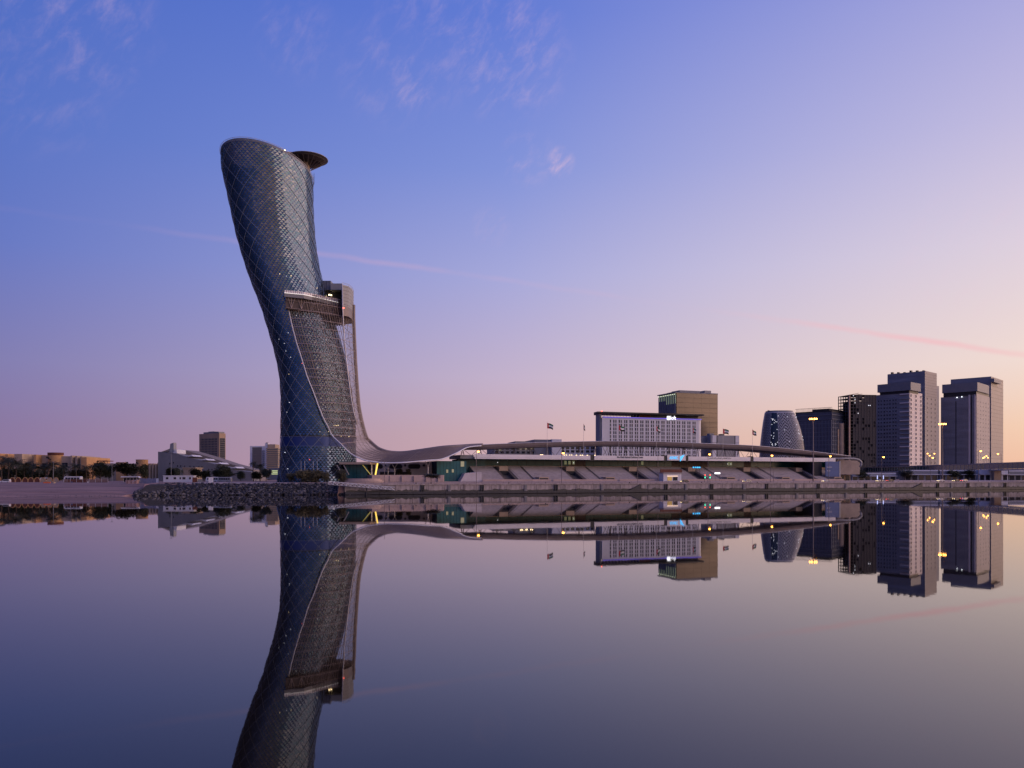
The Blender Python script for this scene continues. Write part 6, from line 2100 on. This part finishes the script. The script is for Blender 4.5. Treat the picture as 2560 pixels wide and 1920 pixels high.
    MB().box(-.1, -.02, b_ * .11, b_ * .15, 0, c.z(990)).build('dark_slot', BGLASS, o)
    MB().box(-.15, -.02, b_ * .55, b_ * .585, 0, c.z(1000)).build('dark_slot', DARK, o)
    for j in range(16):
        y = b_ * (.22 + .76 * j / 15)
        MB().box(-.26, -.02, y - .12, y + .12, 0, h - 3).build('vertical_fin', GREY2, o)
    wl = MB().box(-.08, .04, -3.6, 3.6, 0, .25).mesh('spandrel', SLATE)
    for k in range(24):
        part('spandrel', wl, o, (-.05, b_ * .39, 8 + (h - 14) * k / 23)); part('spandrel', wl, o, (-.05, b_ * .78, 8 + (h - 14) * k / 23))
    cap0, cap1 = c.z(978), c.z(956)
    MB().box(-2.0, c.lr(2468), -2, b_ - 2, cap0, cap1).build('cap', GREY2, o)
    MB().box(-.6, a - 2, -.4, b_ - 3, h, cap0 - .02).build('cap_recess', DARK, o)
    for px, py in ((2393, 991), (2405, 990)):
        y = c.ll(px); MB().box(-.9, -.65, y - .5, y + .5, c.z(py) - .4, c.z(py) + .4).build('cap_lamp', COOLDOT, o)
    k2 = Corner(2478, 975, 46)
    off = Vector((k2.c.x - c.c.x, k2.c.y - c.c.y)); lx = off.x * c.r[0] + off.y * c.r[1]; ly = off.x * c.l[0] + off.y * c.l[1]
    ar, bl = k2.lr(2508), k2.ll(2377); h2 = k2.z(941)
    MB().box(lx, lx + ar, ly, ly + bl, 0, h2).build('rear_slab', mat('warm_grey', (.32, .28, .25), .55, 0, .08, .2), o)
    MB().box(lx - .3, lx - .02, ly, ly + bl, 0, h2 - .3).build('rear_slab_side', GW, o)
    for k in range(26):
        z = 6 + (h2 - 8) * k / 25
        MB().box(lx + .1, lx + ar - .1, ly - .14, ly - .02, z, z + .14).build('joint', DARK, o)
        if k % 2 == 0 and k < 22:
            MB().box(lx - .5, lx - .32, ly + .5, ly + 3.5, z, z + 2.4).build('window', GREY, o)
    for k in range(20):
        z = h2 * (k + 1) / 21
        MB().box(lx - .40, lx - .31, ly + 3.7, ly + bl - .1, z, z + .3).build('spandrel', SLATE, o)
    MB().box(lx - 3, lx + ar * .5, ly - 4, ly - .1, k2.z(956), k2.z(947)).build('upper_box', GREY2, o)


def build_bridge():
    p0 = at(2112, 0, 870); p1 = at(2640, 0, 480)
    v = Vector((p1.x - p0.x, p1.y - p0.y)); L = v.length; ang = math.atan2(v.y, v.x)
    o = thing('elevated_bridge', 'covered elevated bridge with green glazed sides on slanted piers at right', 'bridge', (p0.x, p0.y, 0), ang)
    zt, zb = 17.3, 12.0
    wd = 7.0
    MB().box(0, L, 0, wd, zb, zb + .9).build('deck', GREY2, o)
    MB().box(0, L, -.4, wd + .4, zt - .8, zt).build('roof', mat('bridge_roof', (.33, .28, .26), .5, 0, .08), o)
    n = 64
    GRN = mat('green_glazing', (.03, .07, .06), .12, 0, .1, ior=1.6)
    BLU = mat('blue_glazing', (.015, .035, .09), .12, 0, .1, ior=1.6)
    for k in range(n):
        a, b_ = L * k / n, L * (k + 1) / n
        MB().box(a + .12, b_ - .12, -.02, .06, zb + 1.0, zt - .85).build('glass_pane', BLU if k in (35, 36, 37, 38, 39, 50, 51, 52) else GRN, o)
    me = MB().box(-.1, .1, -.16, .0, zb + .9, zt - .8).mesh('mullion', PALESTEEL)
    for k in range(n + 1):
        part('mullion', me, o, (L * k / n, 0, 0))
    MB().box(0, L, -.35, -.02, zb + .1, zb + .5).build('edge_beam', PALESTEEL, o)
    for px in (2253, 2302, 2395, 2478, 2590):
        k = (px - 1280) / F
        x = (k * p0.y - p0.x) / (math.cos(ang) - k * math.sin(ang))
        MB().prism([(x - 1.6, G - .3), (x + 1.6, G - .3), (x + 2.4, zb - .02), (x - 2.4, zb - .02)], 1.0, 5.6, axis='y').build('pier', OCHRE2, o)
    # low buildings under and behind the bridge
    rng = random.Random(4)
    labs = ('low white shop with a pale awning behind the first bridge pier', 'low grey shed with a white band between the bridge piers', 'low mauve shop block behind the middle of the bridge', 'low pale shed with dark doors near the last bridge pier', 'low dark block under the bridge at the right edge', 'low pale kiosk block left of the bridge start')
    for i, (a, b_, py, m) in enumerate(((2130, 2240, 1183, GREY), (2262, 2345, 1176, GREY2), (2350, 2440, 1176, SLATE), (2448, 2520, 1175, WHITE2), (2522, 2600, 1177, GREY2), (2098, 2126, 1176, OCHRE2))):
        d = 560 if i != 5 else 520
        q = thing('low_shop', labs[i], 'shop', (X_((a + b_) / 2, d), d, G), 0, 'low shops under the bridge')
        w = (b_ - a) / F * d / 2
        h = Z_(py, d) - G
        MB().box(-w, w, 0, 8, -.2, h).build('wall', m, q)
        MB().box(-w - .2, w + .2, -1.8, .1, h * .55, h * .62).build('awning', WHITE2, q)
        nn = max(2, int(w / 2))
        for k in range(nn):
            x = -w + 2 * w * (k + .5) / nn
            MB().box(x - w / nn * .7, x + w / nn * .7, -.06, -.01, .1, h * .5).build('shopfront', BGLASS if rng.random() < .7 else DARKROOM, q)
        MB().box(-w, w, -.1, .0, h * .93, h + .3).build('parapet', WHITE2, q)
    # two white-blue lit figures: small banner lights
    for px, lab in ((2192, 'small glowing blue white banner post left of the other one'), (2207, 'small glowing blue white banner post below the street lamp')):
        p = W(sq(px, 20), 20, 5.0)
        q = thing('banner_post', lab, 'banner', p, QA, 'glowing banner posts')
        MB().tube([(0, 0, 0), (0, 0, 3.6)], .07, 6).build('post', DARK, q)
        MB().box(.08, .75, -.05, .05, 1.3, 3.5).build('banner', mat('glow_blue', (.6, .7, 1), .5, 0, 0, emit=(.45, .55, 1), estr=.9), q)
    # sodium lamps farther back along the road behind
    for i, (px, py) in enumerate(((2319, 1134), (2324, 1139), (2336, 1134), (2461, 1143), (2466, 1140), (2470, 1144), (2458, 1145))):
        d = 620
        p = at(px, py, d)
        q = thing('distant_lamp', 'far lit street lamp over the bridge roof, number %s from the first high rise' % 'one two three four five six seven'.split()[i], 'street lamp', (p.x, p.y, G), 0, 'distant lamps behind the bridge')
        h = p.z - G
        MB().tube([(0, 0, 0), (0, 0, h)], .09, 5).build('pole', MAUVESTEEL, q)
        MB().lathe([(.02, h - .35), (.4, h - .2), (.42, h + .1), (.02, h + .3)], 8).build('lamp_glass', SODIUM, q)


build_setting()
build_quay_wall()
build_railing()
build_rocks()
build_gangway()
build_beach_pebbles()
build_tower()
build_sunshade()
build_entrance()
build_grandstand()
build_canopy()
build_left_buildings()
build_hotel()
build_lattice_tower()
build_right_blocks()
build_bridge()
build_plants()
build_flags()
build_lamps()
build_vehicles()
build_left_site()
